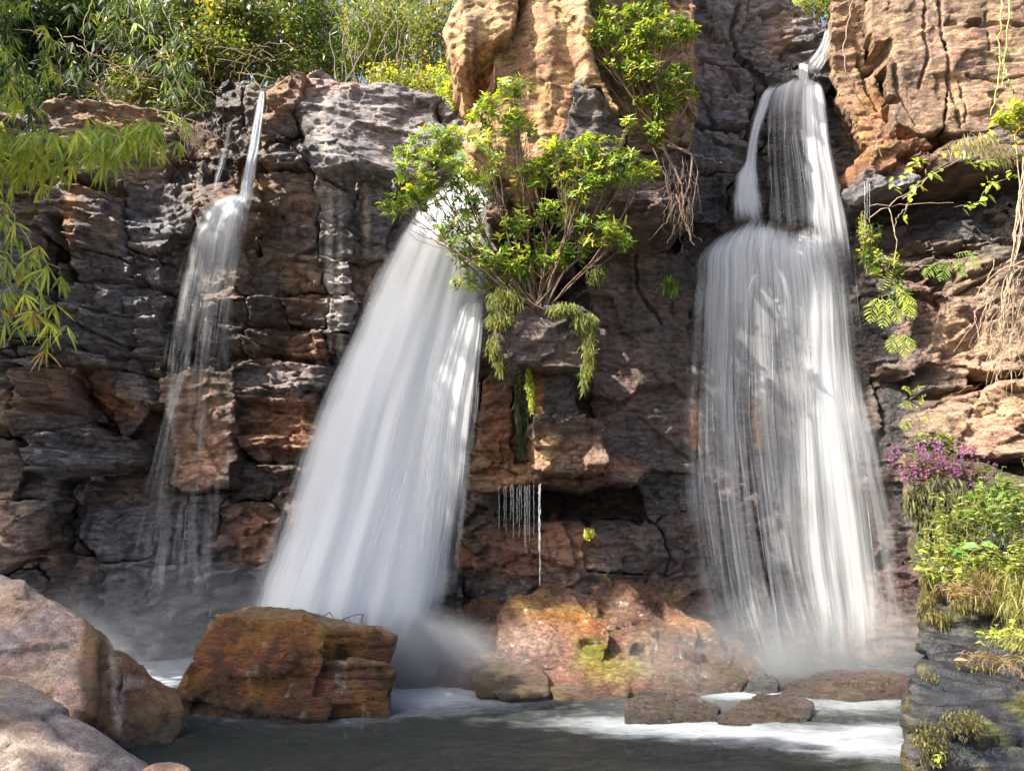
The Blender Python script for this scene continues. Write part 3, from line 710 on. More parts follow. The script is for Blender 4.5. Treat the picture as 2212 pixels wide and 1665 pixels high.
# ------------------------------------------------------------------ ground sheets
def sheet_grid(name, x0, x1, y0, y1, step, zf, mat, colf, kind='structure'):
    X, Y = np.meshgrid(np.arange(x0, x1+step, step), np.arange(y0, y1+step, step))
    Z = zf(X, Y)
    n, m = X.shape
    i = np.arange(n*m).reshape(n, m)
    F = np.stack([i[:-1, :-1], i[:-1, 1:], i[1:, 1:], i[1:, :-1]], -1).reshape(-1, 4)
    V = np.stack([X, Y, Z], -1).reshape(-1, 3)
    return mk(name, V, [F], mat, colf(V), kind=kind)
def bedcol(V):
    n = sstep(-.3, .4, fbm(V[:, 0]*1.5, V[:, 1]*1.5, 1, 4))[:, None]
    c = np.array((.06, .055, .035))*(1-n) + np.array((.20, .12, .06))*n
    return np.concatenate([c, np.full((len(V), 1), .3)], 1)
sheet_grid('river_bed', -14, 14, -6, 15, .12, lambda X, Y: -.34 + .13*fbm(X*.9, Y*.9, 3, 3), M_SMOOTH, bedcol)
def soilcol(V):
    n = sstep(-.3, .4, fbm(V[:, 0]*.6, V[:, 1]*.6, 1, 4))[:, None]
    c = np.array((.035, .035, .015))*(1-n) + np.array((.09, .06, .035))*n
    return np.concatenate([c, np.full((len(V), 1), .0)], 1)
sheet_grid('cliff_top_ground', -60, 60, 13.6, 120, .8, lambda X, Y: 7.6 + (Y-13.6)*.12 + .25*fbm(X*.4, Y*.4, 3, 3)+ (X < -1)*0, M_SMOOTH, soilcol)
sheet_grid('ground', -300, 300, -300, 300, 20, lambda X, Y: -.7+0*X, M_SMOOTH, soilcol)

# ------------------------------------------------------------------ pool water
def water_material():
    m, nt = newmat('pool_water'); L = nt.links.new
    out = N(nt, 'ShaderNodeOutputMaterial')
    at = N(nt, 'ShaderNodeAttribute', attribute_name='foam'); geo = N(nt, 'ShaderNodeNewGeometry')
    mp = N(nt, 'ShaderNodeMapping'); mp.inputs['Scale'].default_value = (1.0, 1.9, 1); L(geo.outputs['Position'], mp.inputs[0])
    n1 = N(nt, 'ShaderNodeTexNoise', i_Scale=3.2, i_Detail=5.0, i_Roughness=.6, i_Distortion=.8); L(mp.outputs[0], n1.inputs['Vector'])
    n2 = N(nt, 'ShaderNodeTexNoise', i_Scale=11.0, i_Detail=4.0, i_Roughness=.6, i_Distortion=.6); L(mp.outputs[0], n2.inputs['Vector'])
    f = math_(nt, 'MULTIPLY_ADD', math_(nt, 'SUBTRACT', n1.outputs[0], .5), .55, math_(nt, 'MULTIPLY', at.outputs['Fac'], 1.0))
    f = math_(nt, 'MULTIPLY_ADD', math_(nt, 'SUBTRACT', n2.outputs[0], .5), .4, f)
    f = math_(nt, 'SUBTRACT', f, .10, clamp=True)
    f = math_(nt, 'MINIMUM', f, .62)
    bp = N(nt, 'ShaderNodeBump'); bp.inputs['Strength'].default_value = 1.0; bp.inputs['Distance'].default_value = .32
    n3 = N(nt, 'ShaderNodeTexNoise', i_Scale=26.0, i_Detail=3.0, i_Roughness=.6, i_Distortion=.5); L(mp.outputs[0], n3.inputs['Vector'])
    hh = math_(nt, 'MULTIPLY_ADD', n2.outputs[0], .5, n1.outputs[0]); hh = math_(nt, 'MULTIPLY_ADD', n3.outputs[0], .16, hh); L(hh, bp.inputs['Height'])
    gl = N(nt, 'ShaderNodeBsdfGlossy'); gl.inputs['Roughness'].default_value = .08; L(bp.outputs[0], gl.inputs['Normal'])
    df = N(nt, 'ShaderNodeBsdfDiffuse'); df.inputs[0].default_value = (.06, .072, .068, 1)
    tr = N(nt, 'ShaderNodeBsdfTransparent'); tr.inputs[0].default_value = (.60, .62, .56, 1)
    body = N(nt, 'ShaderNodeMixShader'); body.inputs[0].default_value = .36; L(tr.outputs[0], body.inputs[1]); L(df.outputs[0], body.inputs[2])
    fr = N(nt, 'ShaderNodeFresnel'); fr.inputs[0].default_value = 1.33; L(bp.outputs[0], fr.inputs['Normal'])
    w = N(nt, 'ShaderNodeMixShader'); L(fr.outputs[0], w.inputs[0]); L(body.outputs[0], w.inputs[1]); L(gl.outputs[0], w.inputs[2])
    fo = N(nt, 'ShaderNodeBsdfDiffuse'); fo.inputs[0].default_value = (.42, .46, .51, 1)
    mx = N(nt, 'ShaderNodeMixShader'); L(f, mx.inputs[0]); L(w.outputs[0], mx.inputs[1]); L(fo.outputs[0], mx.inputs[2]); L(mx.outputs[0], out.inputs[0])
    return m
M_POOL = water_material()
FOAM = [(900,1500,170,40,.62),(980,1480,120,25,.45),(360,1440,110,50,.85),(1300,1560,130,16,.30),(1480,1570,190,22,.46),(1700,1590,210,24,.50),(1880,1616,140,24,.50),
        (1850,1520,140,20,.45),(880,1440,120,50,.8),(700,1500,150,60,.4),(1150,1520,200,30,.12),(480,1555,90,14,.12),(1900,1575,70,12,.5),(1460,1488,110,14,.85),(1620,1500,120,10,.6),(1700,1520,40,30,.4)]
X, Y = np.meshgrid(np.arange(-12, 12.01, .05), np.arange(1.5, 14.01, .04))
Z = .022*fbm(X*1.3, Y*2.2, 1, 3) + .016*fbm(X*3.2+.5*fbm(X, Y, 5, 2), Y*6.5, 2, 3)
u_, v_ = UV(X, np.maximum(Y, 3.5), Z)
foam = np.zeros(X.shape)
for (a, b, c, d, s) in FOAM: foam += s*np.exp(-((u_-a)/c)**2 - ((v_-b)/d)**2)
i = np.arange(X.size).reshape(X.shape)
F = np.stack([i[:-1, :-1], i[:-1, 1:], i[1:, 1:], i[1:, :-1]], -1).reshape(-1, 4)
pool = mk('pool_water', np.stack([X, Y, Z], -1).reshape(-1, 3), [F], M_POOL, attr={'foam': np.clip(foam, 0, 1.2).ravel()}, kind='structure')

# ------------------------------------------------------------------ boulders
def hull_rock(name, label, hulls, colf, mat=M_SMOOTH, vox=.035, amp=1.0, seed=0, group=None, cat='boulder', strat=0.0, fc=1.0, soft=2):
    """hulls: lists of world points; their union is one solid rock, worn and chipped"""
    bm = bmesh.new()
    for h in hulls:
        vs = [bm.verts.new(tuple(map(float, p))) for p in h]
        r = bmesh.ops.convex_hull(bm, input=vs)
        bad = [g for g in r['geom_interior'] + r['geom_unused'] if isinstance(g, bmesh.types.BMVert) and g.is_valid]
        if bad: bmesh.ops.delete(bm, geom=list(set(bad)), context='VERTS')
    me = bpy.data.meshes.new('tmp'); bm.to_mesh(me); bm.free()
    ob = bpy.data.objects.new('tmp', me); COL.objects.link(ob)
    md = ob.modifiers.new('r', 'REMESH'); md.mode = 'VOXEL'; md.voxel_size = vox; md.adaptivity = 0
    if soft:
        s2 = ob.modifiers.new('s', 'SMOOTH'); s2.factor = .5; s2.iterations = soft
    dg = bpy.context.evaluated_depsgraph_get(); ev = ob.evaluated_get(dg); m2 = ev.to_mesh()
    n = len(m2.vertices); V = np.empty(n*3, np.float32); m2.vertices.foreach_get('co', V); V = V.reshape(-1, 3).astype(float)
    Nn = np.empty(n*3, np.float32); m2.vertices.foreach_get('normal', Nn); Nn = Nn.reshape(-1, 3).astype(float)
    nl = len(m2.loops); li = np.empty(nl, np.int32); m2.loops.foreach_get('vertex_index', li)
    F = li.reshape(-1, 4)
    ev.to_mesh_clear(); bpy.data.objects.remove(ob); bpy.data.meshes.remove(me)
    x, y, z = V[:, 0]+seed, V[:, 1], V[:, 2]
    h, e = facets(x+y*.6 + .2*fbm(x*2, y*2, z*2, 2), z*1.3+y*.5, seed, .45)
    d = amp*(.05*fbm(x*1.6, y*1.6, z*1.6, 4) + .035*h*fc + .010*fbm(x*9, y*9, z*9, 3))
    if strat:
        q = z*11 + x*.8 + .8*fbm(x, y, z, 2); k = np.floor(q).astype(int); fr = q-k
        d += strat*(.022*GRD[k & 255, 0] - .03*np.exp(-((fr-.9)/.08)**2))
    V = V + Nn*d[:, None]
    col = colf(V, Nn)
    o = mk(name, V, [F], mat, col)
    c = V.mean(0)
    return tag(o, label, cat, group)
def mixc(c, d, k): return c*(1-k[:, None]) + np.array(d)*k[:, None]
def c_wet(main, second, wet=.6, moss=0.0, mosscol=(.11, .10, .02)):
    def f(V, Nn):
        x, y, z = V.T
        c = mixc(np.tile(np.array(main), (len(V), 1)), second, sstep(-.3, .35, fbm(x*1.3, y*1.3, z*2.0, 4)))
        c = c*(1+.3*fbm(x*6, y*6, z*8, 3)[:, None])
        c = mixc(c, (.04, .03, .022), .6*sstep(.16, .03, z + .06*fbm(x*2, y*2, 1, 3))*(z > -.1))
        if moss: c = mixc(c, mosscol, moss*sstep(0, .4, fbm(x*2.2, y*2.2+5, z*2.2, 4)))
        return np.concatenate([np.clip(c, .01, .8), np.full((len(V), 1), wet)], 1)
    return f
def c_orange(V, Nn):
    x, y, z = V.T
    U, W = UV(x, y, z)
    c = mixc(np.tile(np.array((.235, .10, .022)), (len(V), 1)), (.10, .045, .014), sstep(-.25, .3, fbm(x*2.2, y*2, z*2.0, 4)))
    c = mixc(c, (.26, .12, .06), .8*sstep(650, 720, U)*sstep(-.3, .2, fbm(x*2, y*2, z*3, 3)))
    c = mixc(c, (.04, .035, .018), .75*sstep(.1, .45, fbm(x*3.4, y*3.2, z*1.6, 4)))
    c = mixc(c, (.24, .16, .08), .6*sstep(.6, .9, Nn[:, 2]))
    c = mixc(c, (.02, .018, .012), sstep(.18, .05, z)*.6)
    c = mixc(c, (.42, .35, .27), .5*sstep(.42, .6, fbm(x*9+3, y*8, z*3.2, 3)))
    return np.concatenate([np.clip(.85*c*(1+.5*fbm(x*8, y*8, z*8, 3)[:, None]), .01, .8), (.98-.5*sstep(.6, .9, Nn[:, 2]))[:, None]], 1)
def c_pink(V, Nn):
    x, y, z = V.T
    U, W = UV(x, y, z)
    c = mixc(np.tile(np.array((.50, .345, .24)), (len(V), 1)), (.42, .31, .24), sstep(-.2, .35, fbm(x*1.1, y*1.1, z*1.4, 4)))
    c = mixc(c, (.33, .31, .32), .4*sstep(.2, .55, fbm(x*2, y*2+4, z*2, 3)))
    nz = 16*fbm(x*1.4, y*1.4, z*1.4, 3)
    a = sstep(-10, 8, U+nz-(178-.05*(W-1400)))*sstep(-8, 8, (236 + .12*(W-1400)) - U-nz)
    b = sstep(-8, 8, U+nz*1.3-(258+.15*(W-1450)))
    wet = np.clip(np.maximum(a, b*sstep(-.35, -.1, fbm(x*2.1+4, y*2, z*2, 2))), 0, 1)*sstep(1300, 1345, W)
    c = mixc(c, (.16, .075, .022), wet*.93)
    c = mixc(c, (.05, .04, .02), wet*.5*sstep(0, .5, fbm(x*3, y*3, z*3, 3)))
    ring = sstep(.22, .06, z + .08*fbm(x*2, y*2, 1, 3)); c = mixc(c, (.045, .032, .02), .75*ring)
    return np.concatenate([np.clip(c*(1+.2*fbm(x*9, y*9, z*9, 2)[:, None]), .01, .8), np.clip(.05+.7*wet+.6*ring, 0, 1)[:, None]], 1)
def c_slab(V, Nn):
    x, y, z = V.T
    c = mixc(np.tile(np.array((.27, .21, .18)), (len(V), 1)), (.19, .165, .155), sstep(-.3, .3, fbm(x*1.5, y*1.5, z*1.5, 4)))
    c = mixc(c, (.36, .26, .19), .8*sstep(.1, .5, fbm(x*2.5, y*2.5+9, z*2.5, 4)))
    return np.concatenate([np.clip(c*(1+.25*fbm(x*12, y*12, z*12, 2)[:, None]), .01, .8), np.full((len(V), 1), .1)], 1)
p = lambda *a: P(*a)
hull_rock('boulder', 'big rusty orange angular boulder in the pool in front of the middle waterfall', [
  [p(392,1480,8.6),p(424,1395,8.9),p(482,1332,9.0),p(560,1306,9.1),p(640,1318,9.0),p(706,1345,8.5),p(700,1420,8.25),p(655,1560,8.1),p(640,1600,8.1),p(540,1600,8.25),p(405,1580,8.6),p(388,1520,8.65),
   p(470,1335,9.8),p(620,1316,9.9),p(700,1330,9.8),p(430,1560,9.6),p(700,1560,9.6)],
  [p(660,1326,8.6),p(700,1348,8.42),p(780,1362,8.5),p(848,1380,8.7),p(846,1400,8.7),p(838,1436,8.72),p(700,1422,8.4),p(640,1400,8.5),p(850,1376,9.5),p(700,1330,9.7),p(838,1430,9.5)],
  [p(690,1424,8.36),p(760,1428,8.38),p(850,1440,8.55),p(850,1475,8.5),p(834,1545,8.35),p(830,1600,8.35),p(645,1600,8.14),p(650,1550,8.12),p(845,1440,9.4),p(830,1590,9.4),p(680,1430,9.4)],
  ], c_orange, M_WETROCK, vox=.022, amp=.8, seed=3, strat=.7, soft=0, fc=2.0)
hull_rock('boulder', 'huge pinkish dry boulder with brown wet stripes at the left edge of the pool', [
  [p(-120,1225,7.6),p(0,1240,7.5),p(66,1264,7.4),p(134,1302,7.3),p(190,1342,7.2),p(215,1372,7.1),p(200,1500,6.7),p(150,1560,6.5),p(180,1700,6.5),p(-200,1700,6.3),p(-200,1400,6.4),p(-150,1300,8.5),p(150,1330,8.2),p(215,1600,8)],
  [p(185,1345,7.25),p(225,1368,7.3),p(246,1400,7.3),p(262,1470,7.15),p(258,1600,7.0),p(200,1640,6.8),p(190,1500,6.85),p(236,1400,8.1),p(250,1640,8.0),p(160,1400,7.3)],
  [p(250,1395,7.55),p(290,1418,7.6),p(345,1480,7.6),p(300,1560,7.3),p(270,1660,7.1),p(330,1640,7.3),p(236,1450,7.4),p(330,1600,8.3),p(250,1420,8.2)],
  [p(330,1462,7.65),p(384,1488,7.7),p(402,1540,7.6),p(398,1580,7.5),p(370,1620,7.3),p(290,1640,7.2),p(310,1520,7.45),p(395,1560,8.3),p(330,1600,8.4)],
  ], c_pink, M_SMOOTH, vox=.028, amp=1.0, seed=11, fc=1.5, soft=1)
hull_rock('boulder', 'grey brown sloping slab in the bottom left corner in front of the pink boulder', [
  [p(-160,1400,5.6),p(0,1452,5.4),p(60,1485,5.4),p(150,1540,5.35),p(250,1604,5.3),p(330,1650,5.2),p(380,1690,5.0),p(380,1800,4.8),p(-200,1800,4.2),p(-200,1600,4.4),p(250,1640,6.0),p(-150,1440,6.4)],
  ], c_slab, M_SMOOTH, vox=.028, amp=.6, seed=21, fc=1.4, soft=1)
hull_rock('stone', 'small flat tan stone lying on the grey slab at the bottom edge', [
  [p(212,1648,5.0),p(240,1636,5.05),p(268,1640,5.05),p(276,1655,5.0),p(262,1672,4.9),p(216,1672,4.9),p(240,1650,5.2)]], c_slab, vox=.012, amp=.3, seed=5, cat='stone')
hull_rock('stone', 'smooth rounded tan stone at the bottom edge right of the grey slab', [
  [p(305,1662,5.0),p(335,1650,5.05),p(385,1649,5.05),p(412,1660,5.0),p(415,1700,4.9),p(300,1700,4.9),p(360,1660,5.4)]], c_wet((.42,.27,.17),(.36,.24,.17),.1), vox=.014, amp=.25, seed=6, cat='stone')
# the sunlit mound between the falls
def c_mound(V, Nn):
    x, y, z = V.T
    U, W = UV(x, y, z)
    c = mixc(np.tile(np.array((.27, .165, .11)), (len(V), 1)), (.15, .088, .055), sstep(-.3, .3, fbm(x*1.3, y*1.3, z*1.5, 4)))
    nz = .4*fbm(x*2, y*2, z*2, 4)
    g = lambda a, b, ra, rb: np.clip(1.6*np.exp(-((U-a)/ra)**2-((W-b)/rb)**2) + nz - .35, 0, 1)
    c = mixc(c, (.40, .18, .045), .85*g(1225,1345,95,50)); c = mixc(c, (.34, .18, .07), .8*g(1150,1300,90,30))
    c = mixc(c, (.42, .27, .22), .8*g(1150,1380,90,40)); c = mixc(c, (.24, .23, .035), g(1290,1410,50,30)*.9)
    c = mixc(c, (.28, .24, .05), g(1330,1440,90,35)*.7); c = mixc(c, (.40, .20, .08), g(1500,1340,80,40)*.7)
    return np.concatenate([np.clip(c*(1+.3*fbm(x*9, y*9, z*9, 2)[:, None]), .01, .8), np.full((len(V), 1), 1.0)], 1)
hull_rock('boulder', 'sunlit orange and pink wet mound at the cliff foot below the thin trickle', [
  [p(1075,1320,10.3),p(1110,1290,10.7),p(1180,1265,11.0),p(1240,1285,10.9),p(1320,1370,10.3),p(1310,1420,10.1),p(1240,1452,9.9),p(1150,1440,9.9),p(1082,1400,10.0),p(1080,1500,10.2),p(1300,1500,10.2),p(1200,1280,12),p(1060,1400,12)],
  ], c_mound, M_CRUMP, vox=.028, amp=1.1, seed=31, soft=1, fc=1.5)
hull_rock('boulder', 'pale pinkish crumpled wet rock right of the orange mound beside the right fall', [
  [p(1180,1262,11.2),p(1290,1262,11.2),p(1400,1250,11.3),p(1470,1285,11.2),p(1520,1345,11.0),p(1560,1410,10.7),p(1600,1450,10.5),p(1480,1490,10.1),p(1330,1480,10.1),p(1300,1400,10.4),p(1230,1320,11),p(1560,1480,12),p(1250,1260,12.4),p(1450,1250,12.3)],
  ], c_mound, M_CRUMP, vox=.028, amp=2.0, seed=37, soft=0, fc=1.6)
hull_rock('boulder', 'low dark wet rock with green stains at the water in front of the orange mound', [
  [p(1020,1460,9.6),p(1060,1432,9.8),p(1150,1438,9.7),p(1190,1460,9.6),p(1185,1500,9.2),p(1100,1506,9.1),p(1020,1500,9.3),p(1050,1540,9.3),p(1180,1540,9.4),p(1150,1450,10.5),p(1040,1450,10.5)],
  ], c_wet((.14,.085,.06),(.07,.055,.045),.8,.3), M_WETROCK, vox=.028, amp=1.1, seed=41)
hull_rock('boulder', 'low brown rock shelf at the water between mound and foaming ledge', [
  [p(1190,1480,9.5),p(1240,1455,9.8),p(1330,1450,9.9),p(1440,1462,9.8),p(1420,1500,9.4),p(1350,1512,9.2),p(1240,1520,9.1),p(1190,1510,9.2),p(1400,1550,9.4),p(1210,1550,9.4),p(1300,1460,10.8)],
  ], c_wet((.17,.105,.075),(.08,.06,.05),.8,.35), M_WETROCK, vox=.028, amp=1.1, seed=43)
hull_rock('boulder', 'broad wet brown rock slope running from the cliff foot to the water between the falls', [
  [p(960,1330,12.0),p(1060,1270,12.1),p(1250,1262,12.1),p(1430,1275,12.0),p(1560,1330,11.9),p(1640,1430,11.3),p(1640,1490,9.9),p(1500,1505,9.4),p(1300,1510,9.3),p(1100,1500,9.5),p(960,1500,9.9),p(930,1440,10.6),p(1300,1600,9.6),p(1600,1560,10),p(980,1560,10),p(1060,1380,11),p(1330,1430,10.1),p(1500,1420,10.5)],
  ], c_mound, M_CRUMP, vox=.034, amp=2.2, seed=39, soft=0, fc=1.7)
hull_rock('boulder', 'misty grey brown rock left of the mound at the foot of the middle fall', [
  [p(900,1400,11.2),p(960,1372,11.3),p(1050,1370,11.3),p(1085,1400,11.0),p(1080,1440,10.6),p(980,1470,10.4),p(900,1450,10.6),p(1000,1520,10.6),p(920,1500,10.6),p(1000,1390,12.3)],
  ], c_wet((.13,.10,.09),(.07,.06,.06),.8), M_CRUMP, vox=.03, amp=2.4, seed=47, fc=1.8, soft=0)
hull_rock('boulder', 'small square misty rock right behind the orange boulder', [
  [p(852,1408,10.3),p(900,1400,10.5),p(945,1410,10.4),p(950,1450,10.1),p(930,1490,10.0),p(850,1490,10.0),p(900,1405,11.2)],
  ], c_wet((.16,.14,.14),(.11,.1,.1),.8), M_WETROCK, vox=.03, amp=.8, seed=49)
for k, (lab, hh, c1) in enumerate([
  ('flat brown rock washed by foam below the left side of the right fall', [p(1350,1512,8.38),p(1400,1486,8.64),p(1500,1492,8.64),p(1555,1520,8.38),p(1550,1550,8.13),p(1400,1550,8.04),p(1350,1535,8.04)], (.10,.075,.065)),
  ('rounded reddish rock in the foam, in the middle of the right fall basin', [p(1545,1545,8.21),p(1600,1510,8.55),p(1700,1490,8.81),p(1760,1510,8.64),p(1750,1550,8.21),p(1660,1572,7.96),p(1560,1570,7.96)], (.10,.072,.06)),
  ('small round bluish grey rock standing above the foam under the right fall', [p(1610,1475,9.86),p(1625,1450,9.95),p(1655,1444,9.95),p(1680,1462,9.86),p(1684,1490,9.67),p(1640,1502,9.58),p(1610,1495,9.67),p(1650,1460,10.42)], (.17,.18,.19)),
  ('broad low ledge under the right fall where the water breaks', [p(1690,1478,9.84),p(1760,1452,10.11),p(1880,1446,10.11),p(1990,1460,9.74),p(2010,1500,9.29),p(1850,1510,9.21),p(1720,1500,9.39),p(1850,1460,10.83)], (.12,.08,.06)),
  ('low ledge of brown rock with green edge left of the round grey rock', [p(1430,1465,9.96),p(1500,1440,10.25),p(1590,1432,10.34),p(1620,1460,10.15),p(1600,1490,9.68),p(1480,1495,9.59),p(1430,1485,9.68),p(1550,1440,11.09)], (.17,.11,.065)),
  ('dark rounded rock at the water touching the black ledge', [p(1930,1560,8.6),p(1950,1538,8.7),p(1990,1534,8.7),p(2010,1600,8.4),p(1935,1590,8.4),p(1980,1550,9.2)], (.07,.055,.05)),
  ('small dark wet rock in the bottom right of the pool beside the black ledge', [p(1905,1650,7.0),p(1925,1622,7.1),p(1960,1618,7.1),p(1990,1700,6.9),p(1900,1690,6.9),p(1960,1640,7.4)], (.09,.07,.065))]):
    hh = list(hh) + [q-np.array([0, 0, .45]) for q in hh]
    hull_rock('boulder', lab, [hh], c_wet(c1, tuple(.55*q for q in c1), .8, .15), M_CRUMP, vox=.024, amp=.9, seed=60+k)
SUBM = [(870,1642,95,'pale orange stone just under the water at the bottom middle'),(610,1652,80,'orange stone just under the water below the orange boulder'),
        (690,1660,60,'rusty stone under the water at the bottom edge near the orange boulder'),(985,1592,55,'flat tan stone just breaking the water right of the orange boulder'),
        (1260,1540,60,'flat mossy stone just breaking the water before the brown shelf')]
for k, (u, v, w, lab) in enumerate(SUBM):
    c = Wp(u, v, -.02); rr = np.random.RandomState(k); s = w*c[1]*HT/1106
    pts = [c + np.array([math.cos(a)*s*rr.uniform(.8, 1.1), math.sin(a)*s*rr.uniform(.35, .55), rr.uniform(-.12, -.04)]) for a in np.linspace(0, 6.28, 9)[:-1]]
    pts += [c + np.array([rr.uniform(-.4, .4)*s, rr.uniform(-.2, .2)*s, -.012]) for _ in range(4)] + [c+np.array([0, 0, -.3])]
    hull_rock('stone', lab, [pts], c_wet((.45,.24,.09),(.38,.28,.18),.6), vox=.022, amp=.25, seed=80+k, cat='stone')
# black wet ledge, foreground right
def c_ledge(V, Nn):
    x, y, z = V.T
    c = mixc(np.tile(np.array((.014, .016, .020)), (len(V), 1)), (.034, .033, .032), sstep(-.3, .3, fbm(x*2, y*2, z*2, 4)))
    c = mixc(c, (.075, .060, .02), .85*sstep(-.05, .35, fbm(x*2.6, y*2.6+7, z*2.6, 4))*sstep(.55, .2, Nn[:, 2]))
    c = mixc(c, (.075, .075, .02), .8*sstep(.15, .45, fbm(x*3.6, y*3.6+2, z*3.6, 4)))
    return np.concatenate([np.clip(c*(1+.3*fbm(x*12, y*12, z*12, 2)[:, None]), .008, .8), np.clip(.9-.9*sstep(.1, .4, fbm(x*3, y*3, z*3+5, 3)), 0, 1)[:, None]], 1)
ledge = hull_rock('rock_ledge', 'black glistening wet ledge with moss in the bottom right corner', [
  [p(1962,1490,5.9),p(1975,1435,6.1),p(2050,1400,6.4),p(2200,1410,6.2),p(2400,1420,6.0),p(2400,1800,5.2),p(1960,1800,5.5),p(1955,1560,5.6),p(2300,1380,8.0),p(2040,1390,7.8),p(2010,1800,7.8)],
  [p(1990,1400,6.6),p(1995,1330,7.0),p(2040,1300,7.2),p(2130,1310,7.0),p(2180,1400,6.5),p(2060,1440,6.3),p(2300,1340,7.0),p(2300,1500,7.0),p(2020,1500,7.5)],
  [p(2000,1320,7.5),p(2010,1250,7.8),p(2060,1180,8.2),p(2150,1130,8.4),p(2400,1100,8.4),p(2400,1400,7.0),p(2150,1350,7.0),p(2060,1330,7.2),p(2010,1500,8),p(2100,1200,9.5),p(2400,1150,9.6)],
  ], c_ledge, M_LEDGE, vox=.034, amp=1.2, seed=91, strat=1.6, cat='rock ledge', soft=1)
# mossy bank under the purple flowers
hull_rock('rock_ledge', 'shaded mossy bank under the purple flowers beside the right fall', [
  [p(1945,1000,10.2),p(1990,960,10.4),p(2100,1020,10.2),p(2300,1060,9.8),p(2300,1250,9.0),p(2060,1250,9.2),p(1990,1200,9.6),p(1950,1080,10.0),p(2100,1030,11.2),p(2300,1070,11.2),p(2000,1400,9.8),p(2300,1400,9.6)],
  ], c_wet((.05,.045,.025),(.08,.06,.04),.4,.7), M_SMOOTH, vox=.06, amp=1.5, seed=95, cat='rock ledge')
print('rocks', round(time.time()-T0, 1), NTRI)

# ------------------------------------------------------------------ waterfalls
def smooth_interp(xs, ys, x):
    xs = np.asarray(xs, float); ys = np.asarray(ys, float)
    m = np.gradient(ys, xs)
    i = np.clip(np.searchsorted(xs, x)-1, 0, len(xs)-2); h = xs[i+1]-xs[i]; t = (x-xs[i])/h
    return (2*t**3-3*t**2+1)*ys[i] + (t**3-2*t**2+t)*h*m[i] + (-2*t**3+3*t**2)*ys[i+1] + (t**3-t**2)*h*m[i+1]
def fall_sheet(name, rws, mat, th, shells=(1.0, .45), nS=60, edge=(.18, .18), fadeT=.03, fadeB=.12, bulge=.3, seed=0, lip=None):
    """rws: (v, u_left, u_right, Y, density); curved shells of water, the outer one bulging to the front"""
    rws = np.array(rws, float); vs = rws[:, 0]
    nT = max(12, int((vs[-1]-vs[0])/9))
    tt = np.linspace(0, 1, nT); vv = vs[0] + tt*(vs[-1]-vs[0])
    uL = smooth_interp(vs, rws[:, 1], vv); uR = smooth_interp(vs, rws[:, 2], vv); YY = smooth_interp(vs, rws[:, 3], vv)
    dn = np.interp(vv, vs, rws[:, 4])
    s = np.linspace(0, 1, nS)
    Vs, UVs, Ds, Fs = [], [], [], []; off = 0
    for k, sh in enumerate(shells):
        S, T = np.meshgrid(s, tt)
        prof = np.sqrt(np.maximum(1-(2*S-1)**2, 0))
        U = uL[:, None]*(1-S) + uR[:, None]*S
        Vp = vv[:, None] + 0*S
        if lip: Vp = Vp + np.interp(S, lip[0], lip[1])*(1-T)**6
        Yb = YY[:, None] - bulge*prof*sh*(.35+.65*np.clip(T*5, 0, 1))*np.clip((uR-uL)/250, .25, 1.2)[:, None] - .05*sh*fbm(S*7+seed+k*3, T*2.5, 3, 2)
        Pw = P(U, Vp, Yb)
        e0 = sstep(0, edge[0], S + .05*fbm(S*3, T*9, seed+k, 2)); e1 = sstep(0, edge[1], 1-S + .05*fbm(S*3, T*9, seed+5+k, 2))
        rag = .5*fadeB*fbm(S*16, 1.0, seed, 3)
        D = dn[:, None]*e0*e1*(sstep(-.0001, fadeT, T) if fadeT > 0 else 1)*sstep(0, fadeB, 1-T+rag)
        Vs.append(Pw.reshape(-1, 3)); Ds.append(D.ravel())
        UVs.append(np.stack([S*1.0+k*.37, T*(vs[-1]-vs[0])/400+k*.21+seed], -1).reshape(-1, 2))
        i = off + np.arange(S.size).reshape(S.shape); off += S.size
        Fs.append(np.stack([i[:-1, :-1], i[:-1, 1:], i[1:, 1:], i[1:, :-1]], -1).reshape(-1, 4))
    o = mk(name, np.concatenate(Vs), Fs, mat, uv=np.concatenate(UVs), attr={'dens': np.concatenate(Ds)})
    return under(o, th)
def strands(name, th, n, src, mat, w=(.004, .012), seed=0):
    """thin bright threads of water: closed slender spindles along the flow. src: rows (v,uL,uR,Y)"""
    rr = np.random.RandomState(seed); src = np.array(src, float)
    Vs, Fs, off = [], [], 0
    for _ in range(n):
        s = rr.uniform(.03, .97); t0 = rr.uniform(0, .75); t1 = min(1, t0+rr.uniform(.12, .5))
        k = 12; t = np.linspace(t0, t1, k); v = src[0, 0] + t*(src[-1, 0]-src[0, 0])
        u = np.interp(v, src[:, 0], src[:, 1])*(1-s) + np.interp(v, src[:, 0], src[:, 2])*s + rr.normal(0, 1.5)
        Yc = np.interp(v, src[:, 0], src[:, 3]) - rr.uniform(.1, .35)
        c = P(u, v, Yc); wd = rr.uniform(*w)*np.sin(np.linspace(.15, math.pi-.1, k))
        q = np.stack([c+np.stack([wd, 0*wd, 0*wd], 1), c+np.stack([-.5*wd, -.8*wd, 0*wd], 1), c+np.stack([-.5*wd, .8*wd, 0*wd], 1)], 1)
        Vs.append(q.reshape(-1, 3))
        i = off + np.arange(k*3).reshape(k, 3); off += 3*k
        for a in range(3):
            b = (a+1) % 3
            Fs.append(np.stack([i[:-1, a], i[:-1, b], i[1:, b], i[1:, a]], 1))
    o = mk(name, np.concatenate(Vs), Fs, mat, kind='stuff')
    return under(o, th)
m, nt = newmat('water_thread')
_o = N(nt, 'ShaderNodeOutputMaterial'); _b = N(nt, 'ShaderNodeBsdfPrincipled'); _b.inputs['Base Color'].default_value = (.85, .9, .95, 1); _b.inputs['Roughness'].default_value = .35
